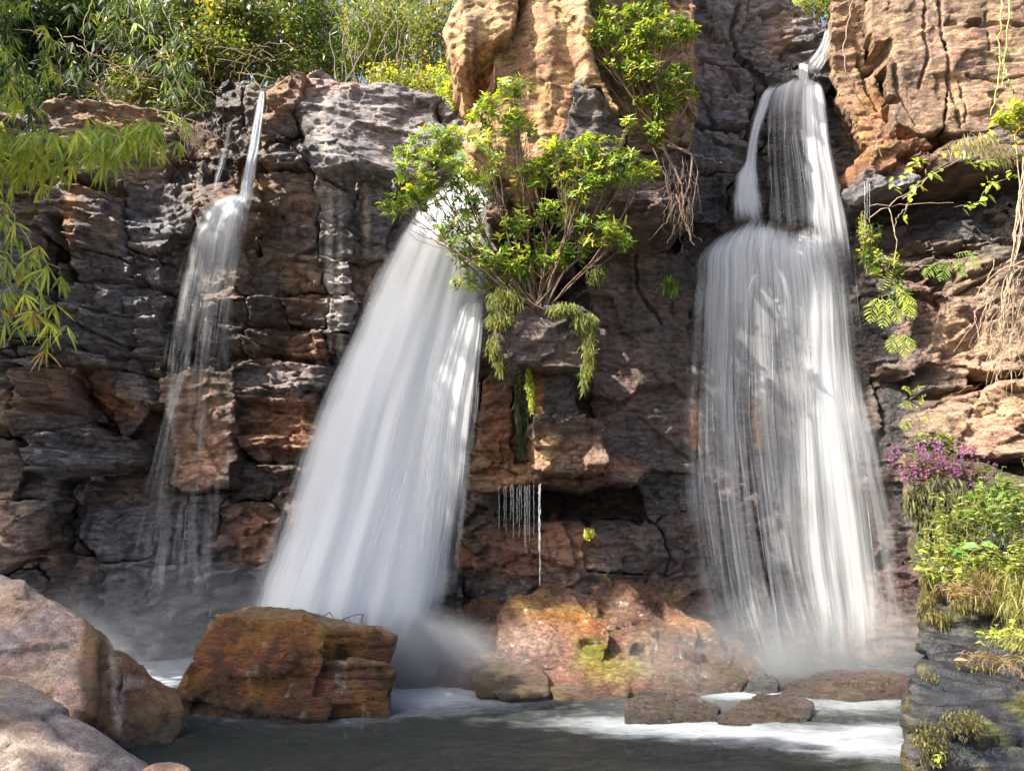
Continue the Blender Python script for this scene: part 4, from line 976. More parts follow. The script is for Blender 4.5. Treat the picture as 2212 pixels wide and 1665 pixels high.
_t = N(nt, 'ShaderNodeBsdfTransparent'); _x = N(nt, 'ShaderNodeMixShader'); _x.inputs[0].default_value = .38
nt.links.new(_t.outputs[0], _x.inputs[1]); nt.links.new(_b.outputs[0], _x.inputs[2]); nt.links.new(_x.outputs[0], _o.inputs[0])
M_THREAD = m
MF_SILK = fall_material('silk_water', base=.52, amp=.62, sx=15, st=.30, gain=1.1, fine=.5)
MF_VEIL = fall_material('veil_water', base=.34, amp=.55, sx=26, st=.42, gain=1.0, fine=.9)
MF_WISP = fall_material('wispy_water', base=.34, amp=.6, sx=15, st=1.0, gain=.95, fine=.7)
MF_WHITE = fall_material('white_water', base=.6, amp=.8, sx=9, st=2.6, gain=1.2, fine=.6)
# middle fall
f1 = thing('waterfall', 'broad silky white waterfall in the middle, fanning out behind the orange boulder', 'waterfall', Wp(760, 1420), 'waterfalls on the cliff')
fall_sheet('water_sheet', [(340,1010,1100,12.1,1.0),(400,950,1105,11.95,1.0),(455,888,1085,11.8,1.0),(560,822,1074,11.6,1.0),(700,752,1056,11.4,1.0),(900,656,1040,11.2,.98),(1100,582,1022,11.05,.98),(1290,510,990,10.9,.95),(1440,476,950,10.8,.8)],
           MF_SILK, f1, nS=90, edge=(.28,.26), fadeT=.02, fadeB=.12, bulge=.45, shells=(1.0, .6, .2), seed=1)
fall_sheet('water_sheet', [(630,990,1062,10.8,.5),(690,965,1060,10.7,.85),(850,900,1056,10.55,.66),(1050,860,1045,10.42,.5),(1250,840,1025,10.3,.36),(1400,850,1010,10.2,.2)],
           MF_VEIL, f1, nS=70, edge=(.4,.35), fadeT=.05, fadeB=.5, bulge=.3, seed=2)
fall_sheet('water_sheet', [(455,882,1092,12.1,.55),(560,820,1080,11.95,.55),(700,752,1064,11.75,.5),(900,658,1050,11.6,.48),(1100,586,1045,11.45,.46),(1290,520,1030,11.3,.46),(1440,486,1000,11.2,.4)],
           MF_VEIL, f1, nS=90, edge=(.12,.12), fadeT=.05, fadeB=.12, bulge=.25, shells=(1.0,), seed=31)
strands('water_threads', f1, 18, [(660,900,1055,10.9),(1000,800,1040,10.6),(1250,700,1000,10.5)], M_THREAD, (.003,.007), 5)
# right fall
f2 = thing('waterfall', 'tall stepped waterfall on the right, dropping in a streaky veil over dark rock', 'waterfall', Wp(1760, 1480), 'waterfalls on the cliff')
fall_sheet('water_sheet', [(62,1780,1808,12.95,.9),(100,1768,1800,12.9,.9),(130,1744,1790,12.88,.8),(165,1724,1768,12.85,.5)], MF_WHITE, f2, nS=24, edge=(.3,.3), fadeT=.05, fadeB=.2, bulge=.15, seed=3)
fall_sheet('water_sheet', [(136,1722,1748,13.2,.8),(150,1722,1748,13.1,.95),(178,1720,1752,12.95,.8)], MF_WHITE, f2, nS=20, edge=(.25,.25), fadeT=.08, fadeB=.2, bulge=.1, seed=41, shells=(1.0,))
fall_sheet('water_sheet', [(140,1686,1722,13.25,.3),(160,1684,1722,13.15,.42),(185,1680,1724,13.0,.3)], MF_VEIL, f2, nS=20, edge=(.25,.25), fadeT=.08, fadeB=.2, bulge=.08, seed=42, shells=(1.0,))
fall_sheet('water_sheet', [(160,1712,1762,13.05,.6),(178,1678,1778,12.95,.8),(206,1658,1790,12.85,.58),(260,1650,1796,12.8,.40),(340,1648,1808,12.75,.36),(420,1650,1826,12.7,.40),(520,1655,1845,12.65,.45)],
           MF_VEIL, f2, nS=60, edge=(.12,.3), fadeT=.06, fadeB=.15, bulge=.30, seed=4, lip=([0,.3,.7,1],[14,0,-4,6]))
fall_sheet('water_sheet', [(168,1726,1776,12.85,.8),(190,1720,1784,12.65,1.0),(236,1714,1794,12.5,1.0),(320,1716,1808,12.4,.85),(405,1722,1828,12.32,.78),(482,1720,1846,12.25,.74),(600,1740,1860,12.2,.5)],
           MF_VEIL, f2, nS=50, edge=(.4,.3), fadeT=.05, fadeB=.3, bulge=.2, seed=14)
fall_sheet('water_sheet', [(178,1664,1700,12.9,.5),(200,1646,1676,12.75,.85),(236,1632,1662,12.7,.85),(304,1614,1642,12.65,.72),(358,1602,1640,12.6,.8),(382,1586,1646,12.55,.95),(420,1578,1656,12.5,.8),(466,1574,1668,12.45,.6),(500,1574,1680,12.4,.4)],
           MF_WHITE, f2, nS=30, edge=(.3,.45), fadeT=.08, fadeB=.2, bulge=.2, seed=5)
fall_sheet('water_sheet', [(446,1590,1790,12.6,.6),(472,1550,1826,12.42,.9),(496,1522,1842,12.3,.95),(524,1496,1852,12.22,.80),(600,1482,1872,12.15,.66),(750,1470,1900,12.05,.52),(900,1456,1945,11.9,.50),(1100,1456,1995,11.8,.46),(1300,1486,2045,11.7,.42),(1420,1530,2065,11.6,.38),(1480,1540,2070,11.5,.28)],
           MF_VEIL, f2, nS=110, edge=(.14,.25), fadeT=.09, fadeB=.14, bulge=.45, shells=(1.0,.5), seed=6, lip=([0,.08,.2,.34,.46,.6,.8,1],[52,26,10,-14,2,24,10,-24]))
fall_sheet('water_sheet', [(470,1600,1690,11.9,.3),(490,1560,1720,11.8,.7),(530,1535,1740,11.72,.5),(620,1520,1750,11.65,.35),(760,1512,1750,11.55,.2)], MF_WISP, f2, nS=60, edge=(.3,.4), fadeT=.12, fadeB=.4, bulge=.15, shells=(1.0,), seed=45, lip=([0,.4,1],[24,0,14]))
fall_sheet('water_sheet', [(490,1700,1848,11.7,.3),(600,1700,1862,11.5,.54),(800,1680,1895,11.35,.64),(1000,1664,1952,11.15,.66),(1200,1662,2000,11.05,.64),(1350,1690,2010,11.0,.66),(1480,1695,2015,10.95,.45)],
           MF_SILK, f2, nS=70, edge=(.45,.45), fadeT=.2, fadeB=.18, bulge=.25, shells=(1.0,), seed=7)
fall_sheet('water_sheet', [(575,1632,1684,11.5,.3),(596,1612,1658,11.42,.5),(640,1600,1634,11.35,.48),(740,1594,1626,11.3,.32),(850,1592,1626,11.25,.3),(1000,1590,1630,11.2,.15)],
           MF_WISP, f2, nS=24, edge=(.45,.45), fadeT=.06, fadeB=.3, bulge=.1, seed=8, shells=(1.0,))
fall_sheet('water_sheet', [(566,1626,1684,11.45,.2),(584,1644,1708,11.4,.45),(640,1675,1722,11.3,.42),(740,1682,1716,11.25,.3),(850,1684,1712,11.2,.25)],
           MF_WISP, f2, nS=24, edge=(.45,.45), fadeT=.06, fadeB=.3, bulge=.1, seed=9, shells=(1.0,))
strands('water_threads', f2, 75, [(500,1512,1850,12.2),(900,1484,1885,11.9),(1420,1560,1940,11.6)], M_THREAD, (.003,.007), 6)
strands('water_threads', f2, 20, [(190,1668,1770,12.9),(300,1645,1800,12.8),(470,1650,1845,12.6)], M_THREAD, (.003,.006), 7)
# left thin fall
f3 = thing('waterfall', 'thin left waterfall spouting from a notch and fading into a wispy veil', 'waterfall', Wp(430, 1400), 'waterfalls on the cliff')
fall_sheet('water_spout', [(194,560,574,12.1,1.0),(230,552,573,12.0,.95),(300,538,566,11.9,.9),(370,522,556,11.85,.95),(425,512,552,11.8,1.0),(445,505,560,11.8,.6)], MF_WHITE, f3, nS=20, edge=(.4,.4), fadeT=.02, fadeB=.12, bulge=.12, seed=10)
fall_sheet('water_sheet', [(414,500,562,11.9,.8),(436,440,556,11.85,.95),(475,405,552,11.8,.66),(560,372,545,11.8,.52),(650,350,530,11.8,.42),(760,330,520,11.8,.38),(900,315,515,11.8,.32),(1100,285,515,11.75,.34),(1300,240,530,11.7,.36),(1380,230,540,11.6,.3)],
           MF_WISP, f3, nS=60, edge=(.35,.35), fadeT=.02, fadeB=.2, bulge=.3, shells=(1.0,.4), seed=11)
fall_sheet('water_sheet', [(424,470,556,11.8,.7),(470,455,530,11.75,.7),(560,440,510,11.75,.5),(680,425,508,11.75,.35),(800,400,480,11.75,.3),(900,390,450,11.8,.15)],
           MF_WISP, f3, nS=30, edge=(.4,.4), fadeT=.03, fadeB=.3, bulge=.15, shells=(1.0,), seed=12)
fall_sheet('water_sheet', [(700,390,460,12.0,.1),(820,350,420,11.95,.36),(950,320,385,11.9,.38),(1060,290,360,11.9,.34),(1200,250,345,11.9,.3),(1300,220,335,11.9,.2)],
           MF_WISP, f3, nS=30, edge=(.4,.4), fadeT=.1, fadeB=.3, bulge=.15, shells=(1.0,), seed=13)
f4 = thing('trickle', 'small trickle left of the thin spout on dark rock at the crest', 'waterfall', P(465, 400, 12.3), 'waterfalls on the cliff')
fall_sheet('water_sheet', [(262,490,502,12.4,.6),(320,480,496,12.3,.75),(350,468,494,12.25,.8),(400,456,478,12.2,.55),(440,452,478,12.2,.2)], MF_WISP, f4, nS=12, edge=(.45,.45), fadeT=.05, fadeB=.2, bulge=.08, shells=(1.0,), seed=20)
# drip curtain under the middle ledge
f5 = thing('drip_curtain', 'row of fine water threads dripping from the ledge edge below the bush', 'drips', P(1160, 1280, 10.7))
def drips(th, us, v0, v1, Yd, w, seed):
    rr = np.random.RandomState(seed)
    for u in us:
        vv1 = v0+(v1-v0)*rr.uniform(.35, 1)
        n = int((vv1-v0)/5); t = np.linspace(0, 1, n); vs = v0+t*(vv1-v0)
        v0_ = v0+rr.uniform(-4, 4); vs = vs + (v0_-v0)
        c = P(u+rr.normal(0, .5, n), vs, Yd); wd = w*(.35+.65*rr.rand(n))*(1-.5*t)
        q = np.stack([c+np.stack([wd, 0*wd, 0*wd], 1), c+np.stack([-.5*wd, -.8*wd, 0*wd], 1), c+np.stack([-.5*wd, .8*wd, 0*wd], 1)], 1).reshape(-1, 3)
        i = np.arange(n*3).reshape(n, 3)
        F = np.concatenate([np.stack([i[:-1, a], i[:-1, (a+1) % 3], i[1:, (a+1) % 3], i[1:, a]], 1) for a in range(3)])
        under(mk('water_thread', q, [F], M_THREAD), th)
drips(f5, [1164, 1166], 1046, 1275, 10.35, .012, 1)
drips(f5, [1078, 1089, 1093, 1103, 1106, 1109, 1117, 1122, 1126, 1133, 1136, 1140, 1144, 1153], 1050, 1200, 10.4, .0030, 2)
f6 = thing('drip_curtain', 'thin drips falling off the ledge right of the right fall', 'drips', P(1872, 500, 10.9))
drips(f6, [1868, 1873, 1878], 392, 560, 10.85, .006, 3)
print('falls', round(time.time()-T0, 1), NTRI)

# ------------------------------------------------------------------ spray in the air at the feet of the falls
def mist_material(name, dens):
    m, nt = newmat(name); L = nt.links.new
    out = N(nt, 'ShaderNodeOutputMaterial'); pv = N(nt, 'ShaderNodeVolumePrincipled')
    pv.inputs['Color'].default_value = (.88, .94, 1.0, 1); pv.inputs['Anisotropy'].default_value = .2
    tc = N(nt, 'ShaderNodeTexCoord')
    ln = N(nt, 'ShaderNodeVectorMath', operation='LENGTH'); L(tc.outputs['Object'], ln.inputs[0])
    geo = N(nt, 'ShaderNodeNewGeometry')
    ns = N(nt, 'ShaderNodeTexNoise', i_Scale=1.3, i_Detail=2.0); L(geo.outputs['Position'], ns.inputs['Vector'])
    f = math_(nt, 'SUBTRACT', 1.0, ln.outputs['Value'], clamp=True)
    f = math_(nt, 'POWER', f, 1.3)
    g = math_(nt, 'MULTIPLY_ADD', ns.outputs[0], 2.6, -.75, clamp=True)
    L(math_(nt, 'MULTIPLY', math_(nt, 'MULTIPLY', f, g), dens), pv.inputs['Density'])
    L(pv.outputs[0], out.inputs['Volume'])
    return m
def mist(u, v, Yd, rx, ry, rz, dens, lab=None):
    bm = bmesh.new(); bmesh.ops.create_icosphere(bm, subdivisions=3, radius=1.0)
    me = bpy.data.meshes.new('mist'); bm.to_mesh(me); bm.free(); me.materials.append(mist_material('spray', dens))
    o = bpy.data.objects.new('mist', me); COL.objects.link(o)
    c = P(u, v, Yd); o.location = tuple(map(float, c)); o.scale = (rx, ry, rz); o['kind'] = 'stuff'
MIST = True
if MIST:
    mist(740,1410,10.5,2.0,.9,.75,4.5); mist(920,1420,10.0,1.0,.7,.6,2.6)
    mist(980,1450,10.0,1.5,.8,.6,1.6)
    mist(400,1390,11.3,2.6,1.2,1.2,.8)
    mist(1650,1535,8.7,1.9,.5,.22,1.6)
    mist(1750,1440,10.6,2.4,1.0,1.0,2.0)
    mist(1450,1460,9.6,.7,.5,.7,1.0)

# ------------------------------------------------------------------ plants
def leaves(pos, dr, up, L, W, col, seg=2, droop=.25, fold=.12):
    """vectorised leaves; returns V, faces, colours"""
    n = len(pos); dr = nrm(dr); sd = nrm(np.cross(dr, up)); nn = nrm(np.cross(sd, dr))
    L = np.asarray(L)[:, None]; W = np.asarray(W)[:, None]
    down = np.array([0, 0, -1.0])
    def at(t, w, f): 
        c = pos + dr*L*t + down*(L*droop*t*t)
        return c + sd*W*w*.5 + nn*(W*f)
    if seg == 2:
        pts = [at(0, 0, 0), at(.45, 1, fold), at(1, 0, 0), at(.45, -1, fold)]
        V = np.stack(pts, 1).reshape(-1, 3); i = (np.arange(n)*4)[:, None]
        F = [i+np.array([[0, 1, 2, 3]])]; k = 4
    else:
        pts = [at(0, 0, 0), at(.3, .85, fold), at(.3, -.85, fold), at(.62, .9, fold), at(.62, -.9, fold), at(1, 0, 0), at(.3, 0, -fold*.4), at(.62, 0, -fold*.4)]
        V = np.stack(pts, 1).reshape(-1, 3); i = (np.arange(n)*8)[:, None]; k = 8
        F = [np.concatenate([i+np.array([[0, 1, 6]]), i+np.array([[0, 6, 2]]), i+np.array([[3, 5, 7]]), i+np.array([[7, 5, 4]])]),
             np.concatenate([i+np.array([[1, 3, 7, 6]]), i+np.array([[6, 7, 4, 2]])])]
    return V, F, np.repeat(col, k, 0)
def merge(parts):
    Vs, Cs, Fd, off = [], [], {}, 0
    for V, F, C in parts:
        for f in F: Fd.setdefault(f.shape[1], []).append(f+off)
        Vs.append(V); Cs.append(C); off += len(V)
    return np.concatenate(Vs), [np.concatenate(x) for x in Fd.values()], np.concatenate(Cs)
def curve(pts, n=8, jit=0, rr=None):
    pts = np.asarray(pts, float)
    d = np.concatenate([[0], np.cumsum(np.linalg.norm(np.diff(pts, axis=0), axis=1))]); d /= max(d[-1], 1e-6)
    t = np.linspace(0, 1, n)
    if len(pts) > 2: c = np.stack([smooth_interp(d, pts[:, k], t) for k in range(3)], 1)
    else: c = pts[0]*(1-t[:, None]) + pts[1]*t[:, None]
    if jit: c[1:-1] += rr.normal(0, jit, (n-2, 3))
    return c
def tube(c, r0, r1, k=5):
    n = len(c); t = nrm(np.gradient(c, axis=0)); ref = np.array([.13, .9, .41]); a = nrm(np.cross(t, ref)); b = np.cross(t, a)
    r = np.linspace(r0, r1, n)[:, None, None]; ph = np.arange(k)*2*math.pi/k
    V = (c[:, None] + r*(a[:, None]*np.cos(ph)[None, :, None] + b[:, None]*np.sin(ph)[None, :, None])).reshape(-1, 3)
    i = np.arange(n*k).reshape(n, k); j = np.roll(i, -1, 1)
    return V, [np.stack([i[:-1], j[:-1], j[1:], i[1:]], -1).reshape(-1, 4)], n*k
def tubes(name, lst, col, mat=None, th=None, k=5):
    lst = sorted(lst, key=lambda q: -q[1])
    if th is not None and len(lst) <= 9 and name in ('stem', 'twig') and len(lst) > 1:
        for q in lst: tubes(name, [q], col, mat, th, k)
        return
    if th is not None and len(lst) > 9 and name in ('root', 'branch'):
        for q in lst[:8]: tubes(name, [q], col, mat, th, k)
        o = tubes('fine_'+name, lst[8:], col, mat, th, k); o['kind'] = 'stuff'
        return
    parts = []
    rr = np.random.RandomState(len(lst))
    for (c, r0, r1) in lst:
        V, F, m_ = tube(c, r0, r1, k)
        parts.append((V, F, np.tile(np.array(col)*rr.uniform(.7, 1.3), (len(V), 1))))
    V, F, C = merge(parts)
    o = mk(name, V, F, mat or M_BARK, C)
    return under(o, th) if th else o
def ell(rr, c, r, n, hollow=.35):
    d = nrm(rr.normal(size=(n, 3))); q = hollow + (1-hollow)*rr.rand(n)**.6
    return c + d*q[:, None]*np.array(r)
def palette(rr, n, cols, jit=.25):
    cols = np.array(cols); c = cols[rr.randint(len(cols), size=n)]
    return np.clip(c*(1+rr.uniform(-jit, jit, (n, 1))), .005, .9)
GREEN = [(.17,.27,.045),(.22,.33,.055),(.27,.38,.07),(.12,.21,.04)]
LIME = [(.32,.42,.055),(.42,.50,.07),(.25,.36,.05),(.46,.50,.08)]
DARKG = [(.035,.065,.022),(.045,.085,.028),(.06,.105,.03),(.045,.08,.035)]
OLIVE = [(.12,.17,.03),(.18,.22,.04),(.09,.13,.03),(.20,.19,.05)]
YEL = [(.25,.26,.05),(.19,.23,.05),(.30,.27,.07),(.12,.17,.04)]
def whorls(rr, tips, axes, nleaf, L, W, cols, seg=3, droop=.12, spread=1.0):
    n = len(tips); k = nleaf
    ax = nrm(axes); ref = nrm(np.cross(ax, np.array([.2, 1, .3]))); b = np.cross(ax, ref)
    ph = rr.rand(n, 1)*6.28 + np.arange(k)[None]*2.4 + rr.normal(0, .15, (n, k))
    el = rr.uniform(-.1, .9, (n, k))
    d = (ref[:, None]*np.cos(ph)[..., None] + b[:, None]*np.sin(ph)[..., None])*spread + ax[:, None]*el[..., None]
    pos = tips[:, None] - ax[:, None]*(rr.rand(n, k)[..., None]*.10) 
    up = np.broadcast_to(ax[:, None], d.shape)
    cc = palette(rr, n, cols, .2)[:, None]*(1+rr.uniform(-.2, .2, (n, k, 1)))
    return leaves(pos.reshape(-1, 3), d.reshape(-1, 3), up.reshape(-1, 3)+rr.normal(0, .15, (n*k, 3)), np.repeat(L*rr.uniform(.55, 1.15, n), k)*rr.uniform(.55, 1.15, n*k), W*rr.uniform(.6, 1.2, n*k), np.where(rr.rand(n*k, 1) < .03, np.array([[.42, .28, .05]]), np.broadcast_to(cc, (n, k, 3)).reshape(-1, 3)), seg, droop)
def bush(name, label, cat, base, clusters, ntips, seed, cols, L=.13, W=.034, nleaf=9, stemcol=(.16,.10,.06), trunk_r=.03, mat=None, seg=3, group=None, axis_up=.8, via=None, gather=True, sag=0.1, twigs=1.0, inner=.35, extra=None):
    """woody plant: limbs from the base to every cluster, twigs to every tip, whorls of leaves on the tips"""
    rr = np.random.RandomState(seed); base = np.asarray(base, float)
    th = thing(name, label, cat, base, group)
    st = []; TP = []; AX = []
    tot = sum(c[1][0]*c[1][2] for c in clusters)
    for (c, r, *w) in clusters:
        c = np.asarray(c, float)
        mid = base*.5 + c*.5 + np.array([rr.normal(0, .1), rr.normal(0, .08), -sag*np.linalg.norm(c-base)])
        limb = curve([base+rr.normal(0, .04, 3)*np.array([1, 1, .2]), mid, c], 12, .015*np.linalg.norm(c-base)/2, rr)
        st.append((limb, trunk_r*rr.uniform(.7, 1.1), trunk_r*.3))
        n = max(3, int(ntips*r[0]*r[2]/tot*(w[0] if w else 1)))
        tp = ell(rr, c, r, n, inner)
        ks = rr.randint(6, 12, n)
        src = limb[ks]
        for a, b in zip(src[:int(n*twigs)], tp[:int(n*twigs)]):
            m_ = a*.5+b*.5 + np.array([0, 0, -.12*np.linalg.norm(b-a)])
            st.append((curve([a, m_, b], 5, .012, rr), trunk_r*.26, trunk_r*.10))
        TP.append(tp); AX.append(nrm(tp-c)*.6 + np.array([0, -.15, axis_up]) + rr.normal(0, .25, (n, 3)))
    TP = np.concatenate(TP); AX = np.concatenate(AX)
    tubes('stem', st, stemcol, th=th)
    V, F, C = whorls(rr, TP, AX, nleaf, L, W, cols, seg)
    under(mk('foliage', V, F, mat or M_LEAF, C), th)
    return th
def px(u, v, Yd, ru, rv, ry=None):
    s = Yd*HT/1106*1.05
    return (P(u, v, Yd), (ru*s, ry if ry else max(ru, rv)*s*.6, rv*s))
# the big green bush on the ledge
bush('shrub', 'large bright green bush rooted on the brown ledge, reaching left over the middle fall', 'shrub', P(1165, 672, 10.35), [
  px(880,330,10.4,40,25), px(960,300,10.5,75,45), px(935,370,10.3,85,50), px(850,440,10.3,35,30), px(900,425,10.3,60,35), px(1010,420,10.5,60,50), px(990,490,10.4,60,40),
  px(1050,240,10.4,50,50,.22), px(1110,190,10.4,55,30,.22), px(1040,350,10.4,60,40,.8), px(1120,270,10.4,50,40,.22),
  px(1220,330,10.3,65,40), px(1290,320,10.3,60,40), px(1330,360,10.3,80,40), px(1395,370,10.3,40,25), px(1250,400,10.3,70,40), px(1360,262,10.4,30,16),
  px(1150,370,10.5,60,40), px(1200,450,10.4,50,35), px(1290,490,10.3,70,40), px(1330,520,10.3,40,25), px(1120,480,10.4,50,35),
  px(1040,540,10.3,80,40), px(1010,600,10.4,40,20,.2), px(1110,570,10.4,70,40), px(1170,550,10.4,60,45), px(1230,540,10.4,50,40), px(1090,620,10.5,50,25), px(1150,620,10.5,50,35)],
  900, 1, GREEN+GREEN+LIME+[(.08,.16,.03)], L=.14, W=.034, trunk_r=.018, nleaf=10, stemcol=(.12,.075,.05), twigs=.5)  # extra dark green in the mix stands for leaves in shadow
bush('shrub', 'bright lime green bush growing on the right shoulder of the golden rock head', 'shrub', P(1440, 320, 11.1), [
  px(1240,50,10.9,40,30), px(1290,80,10.8,50,40), px(1330,40,10.8,50,40), px(1390,20,10.8,60,30), px(1430,60,10.7,70,45), px(1480,70,10.7,45,30), px(1380,100,10.8,60,35),
  px(1400,150,10.8,60,35), px(1460,160,10.8,45,35), px(1340,130,10.8,40,30), px(1430,220,10.9,50,40), px(1490,190,10.9,25,20), px(1380,215,10.9,20,12), px(1420,280,11.0,45,30), px(1290,0,10.9,40,20), px(1380,-40,10.8,70,30)],
  560, 2, LIME+GREEN+GREEN, L=.135, W=.034, trunk_r=.018, stemcol=(.18,.11,.07))
bush('shrub', 'leafy sprig poking up behind the grey crest right before the golden rock head', 'shrub', P(990, 250, 12.9), [px(985,190,12.6,45,30), px(960,160,12.8,40,40), px(1000,215,12.6,30,20)], 60, 3, LIME, L=.14, W=.035, trunk_r=.02)
# hanging roots right of the pillar
rt = thing('tree_roots', 'tangle of bare brown roots hanging from the lime green bush over dark rock', 'roots', P(1450, 330, 10.9))
rr = np.random.RandomState(3)
RT = [([(1430,310),(1455,360),(1475,420),(1480,470)], .03), ([(1440,315),(1490,330),(1492,390),(1470,460),(1485,500)], .028), ([(1490,335),(1540,345),(1560,352)], .012), ([(1460,420),(1480,480),(1500,530)], .018),
      ([(1430,300),(1470,320),(1500,345),(1495,440),(1490,520)], .012), ([(1410,320),(1440,400),(1450,470)], .012), ([(1470,430),(1420,500),(1400,520)], .010), ([(1300,390),(1390,415),(1440,400),(1430,340)], .008)]
for _ in range(26):
    u = rr.uniform(1440, 1495); v = rr.uniform(330, 450)
    RT.append(([(u, v), (u+rr.normal(0, 12), v+40), (u+rr.normal(0, 16), v+rr.uniform(60, 120))], rr.uniform(.003, .007)))
tubes('root', [(curve([P(a, b, 11.0-rr.uniform(0, .15)) for a, b in q], 12, .012, rr), r*.75, r*.3) for q, r in RT], (.20,.135,.10), th=rt)

# grass and moss hanging on the ledges
def tuft(name, label, areas, n, L, W, cols, seed, cat='moss', hang=1.0, group=None, kind=None):
    rr = np.random.RandomState(seed); parts = []; first = None
    tot = sum(a[3]*a[4] for a in areas)
    for (u, v, Yd, ru, rv) in areas:
        m_ = max(10, int(n*ru*rv/tot))
        c = P(u, v, Yd); s = Yd*HT/1106
        pos = ell(rr, c, (ru*s, .12, rv*s), m_, 0)
        d = np.stack([rr.normal(0, .5, m_), rr.uniform(-1, .1, m_), -hang*np.ones(m_)+rr.normal(0, .4, m_)], 1)
        parts.append(leaves(pos, d, rr.normal(0, 1, (m_, 3)), L*rr.uniform(.5, 1.2, m_), W*rr.uniform(.7, 1.3, m_), palette(rr, m_, cols, .3), 2, .4))
    V, F, C = merge(parts)
    o = mk(name, V, F, M_MOSS, C)
    return tag(o, label, cat, group)
tuft('hanging_grass', 'yellow green grass mat draped over the left edge of the ledge below the bush', [(1090,645,10.25,45,30),(1080,690,10.2,35,22),(1065,745,10.2,16,30),(1080,785,10.25,10,24)], 1500, .10, .012, YEL+OLIVE, 1, 'grass')
tuft('hanging_grass', 'olive grass trailing in a long beard down the right side of the ledge', [(1220,664,10.2,40,16),(1262,690,10.2,32,24),(1272,745,10.2,16,60),(1262,810,10.25,10,36)], 1700, .10, .012, OLIVE+YEL, 2, 'grass')
tuft('hanging_moss', 'bright yellow green moss hanging in a strip under the ledge', [(1142,820,10.75,8,45),(1148,850,10.75,8,45)], 600, .05, .02, [(.42,.46,.06),(.30,.36,.05)], 3)
tuft('hanging_moss', 'dark green wet moss curtain running down beside the brown column', [(1122,860,11.0,12,60),(1128,930,11.0,14,60),(1144,900,10.95,8,60)], 1400, .09, .012, [(.03,.05,.015),(.06,.07,.02)], 4)
tuft('hanging_moss', 'olive moss cushion on the wall right of the big bush stems', [(1290,590,11.3,28,25)], 500, .07, .012, OLIVE, 5)
tuft('moss_cushion', 'small yellow moss patch on the brown wall below the dark hollow', [(1272,1150,10.7,14,14)], 260, .03, .02, [(.40,.38,.05)], 6)
tuft('fern_clump', 'small green plant in the shadowed wall left of the right fall', [(1445,610,12.1,22,28)], 120, .12, .035, GREEN, 7, 'plant')
tuft('fern_clump', 'tiny green plant on the dark left wall beside a black crack', [(142,622,12.0,14,10)], 40, .09, .04, GREEN, 8, 'plant', hang=-.2)
tuft('hanging_moss', 'pale dry moss and twigs on the crest rock left of the thin spout', [(415,275,12.3,30,20),(430,300,12.3,14,20)], 300, .16, .006, [(.30,.24,.15),(.2,.15,.1)], 9, 'dry grass')

# ------------------------------------------------------------------ bamboo on the left
def bamboo(name, label, arcs, seed, cols, Yd, group=None, L=.24, W=.024, nodes=14):
    rr = np.random.RandomState(seed)
    first = P(*arcs[0][0], Yd)
    th = thing(name, label, 'bamboo', first, group)
    parts = []; st = []
    for arc in arcs:
        dj = rr.uniform(-.5, .5)
        c = curve([P(a, b, Yd+dj) for a, b in arc], 26, .01, rr)
        st.append((c, .011, .003))
        ln = np.linalg.norm(np.diff(c, axis=0), axis=1).sum(); nn = max(4, int(ln*nodes/1.6))
        for t in np.linspace(.12, 1, nn):
            q = c[min(25, int(t*25))]
            k = rr.randint(5, 9)
            tw = q + np.array([rr.normal(0, .12), rr.normal(0, .12), rr.uniform(-.14, .02)])
            st.append((curve([q, tw], 3), .003, .002))
            an = rr.normal(0, .55, k)
            dx = nrm(np.stack([np.sin(an), rr.normal(0, .35, k), -np.cos(an)*1.0], 1))
            parts.append(leaves(np.tile(tw, (k, 1)), dx, rr.normal(0, .5, (k, 3))+np.array([0, -1, 0]), L*rr.uniform(.6, 1.1, k), W*rr.uniform(.8, 1.2, k), np.tile(palette(rr, 1, cols, .2), (k, 1))*rr.uniform(.8, 1.2, (k, 1)), 3, .15, .05))
    V, F, C = merge(parts)
    under(mk('leaf_sprays', V, F, M_BAMBOO, C), th)
    tubes('stem', st, (.28,.30,.10), th=th)
    return th
BB = LIME+[(.26,.36,.08),(.30,.40,.09)]
bamboo('bamboo', 'sunlit bamboo branch reaching out from the left edge over the crest rock', [[(-150,300),(0,280),(120,290),(230,262),(345,248)], [(-150,330),(60,300),(180,300),(270,285),(330,300)], [(-100,360),(20,340),(120,340),(170,345)], [(120,290),(190,280),(250,300),(245,330)], [(200,285),(280,262),(330,270),(345,300)]], 1, BB, 9.6, 'bamboo at the left edge', nodes=19, L=.33, W=.036)
bamboo('bamboo', 'drooping bamboo branch hanging down the left edge in front of dark beds', [[(-120,420),(0,430),(50,500),(95,560),(130,580)], [(-120,430),(-10,450),(30,520),(60,560)], [(-120,520),(0,540),(60,600),(110,670),(130,710)], [(-120,560),(-20,570),(30,640),(70,690),(85,740)], [(-120,620),(-40,620),(0,640),(40,690)]], 2, BB+[(.35,.22,.06)], 9.2, 'bamboo at the left edge', nodes=13, L=.28, W=.026)
bamboo('bamboo', 'shaded green bamboo curtain in the upper left corner', [[(-80,-80),(0,0),(20,90),(20,200)], [(-120,40),(-20,80),(50,160),(60,280)], [(-60,-60),(60,30),(90,100),(130,160)], [(0,120),(50,180),(90,260),(110,330)], [(-150,150),(-50,200),(20,280),(60,360)], [(-150,240),(-30,260),(40,330),(60,400)], [(-80,20),(10,100),(30,180),(10,260)], [(-140,330),(-40,330),(20,380),(30,440)]], 3, GREEN+DARKG+LIME, 10.2, 'bamboo at the left edge', nodes=17)

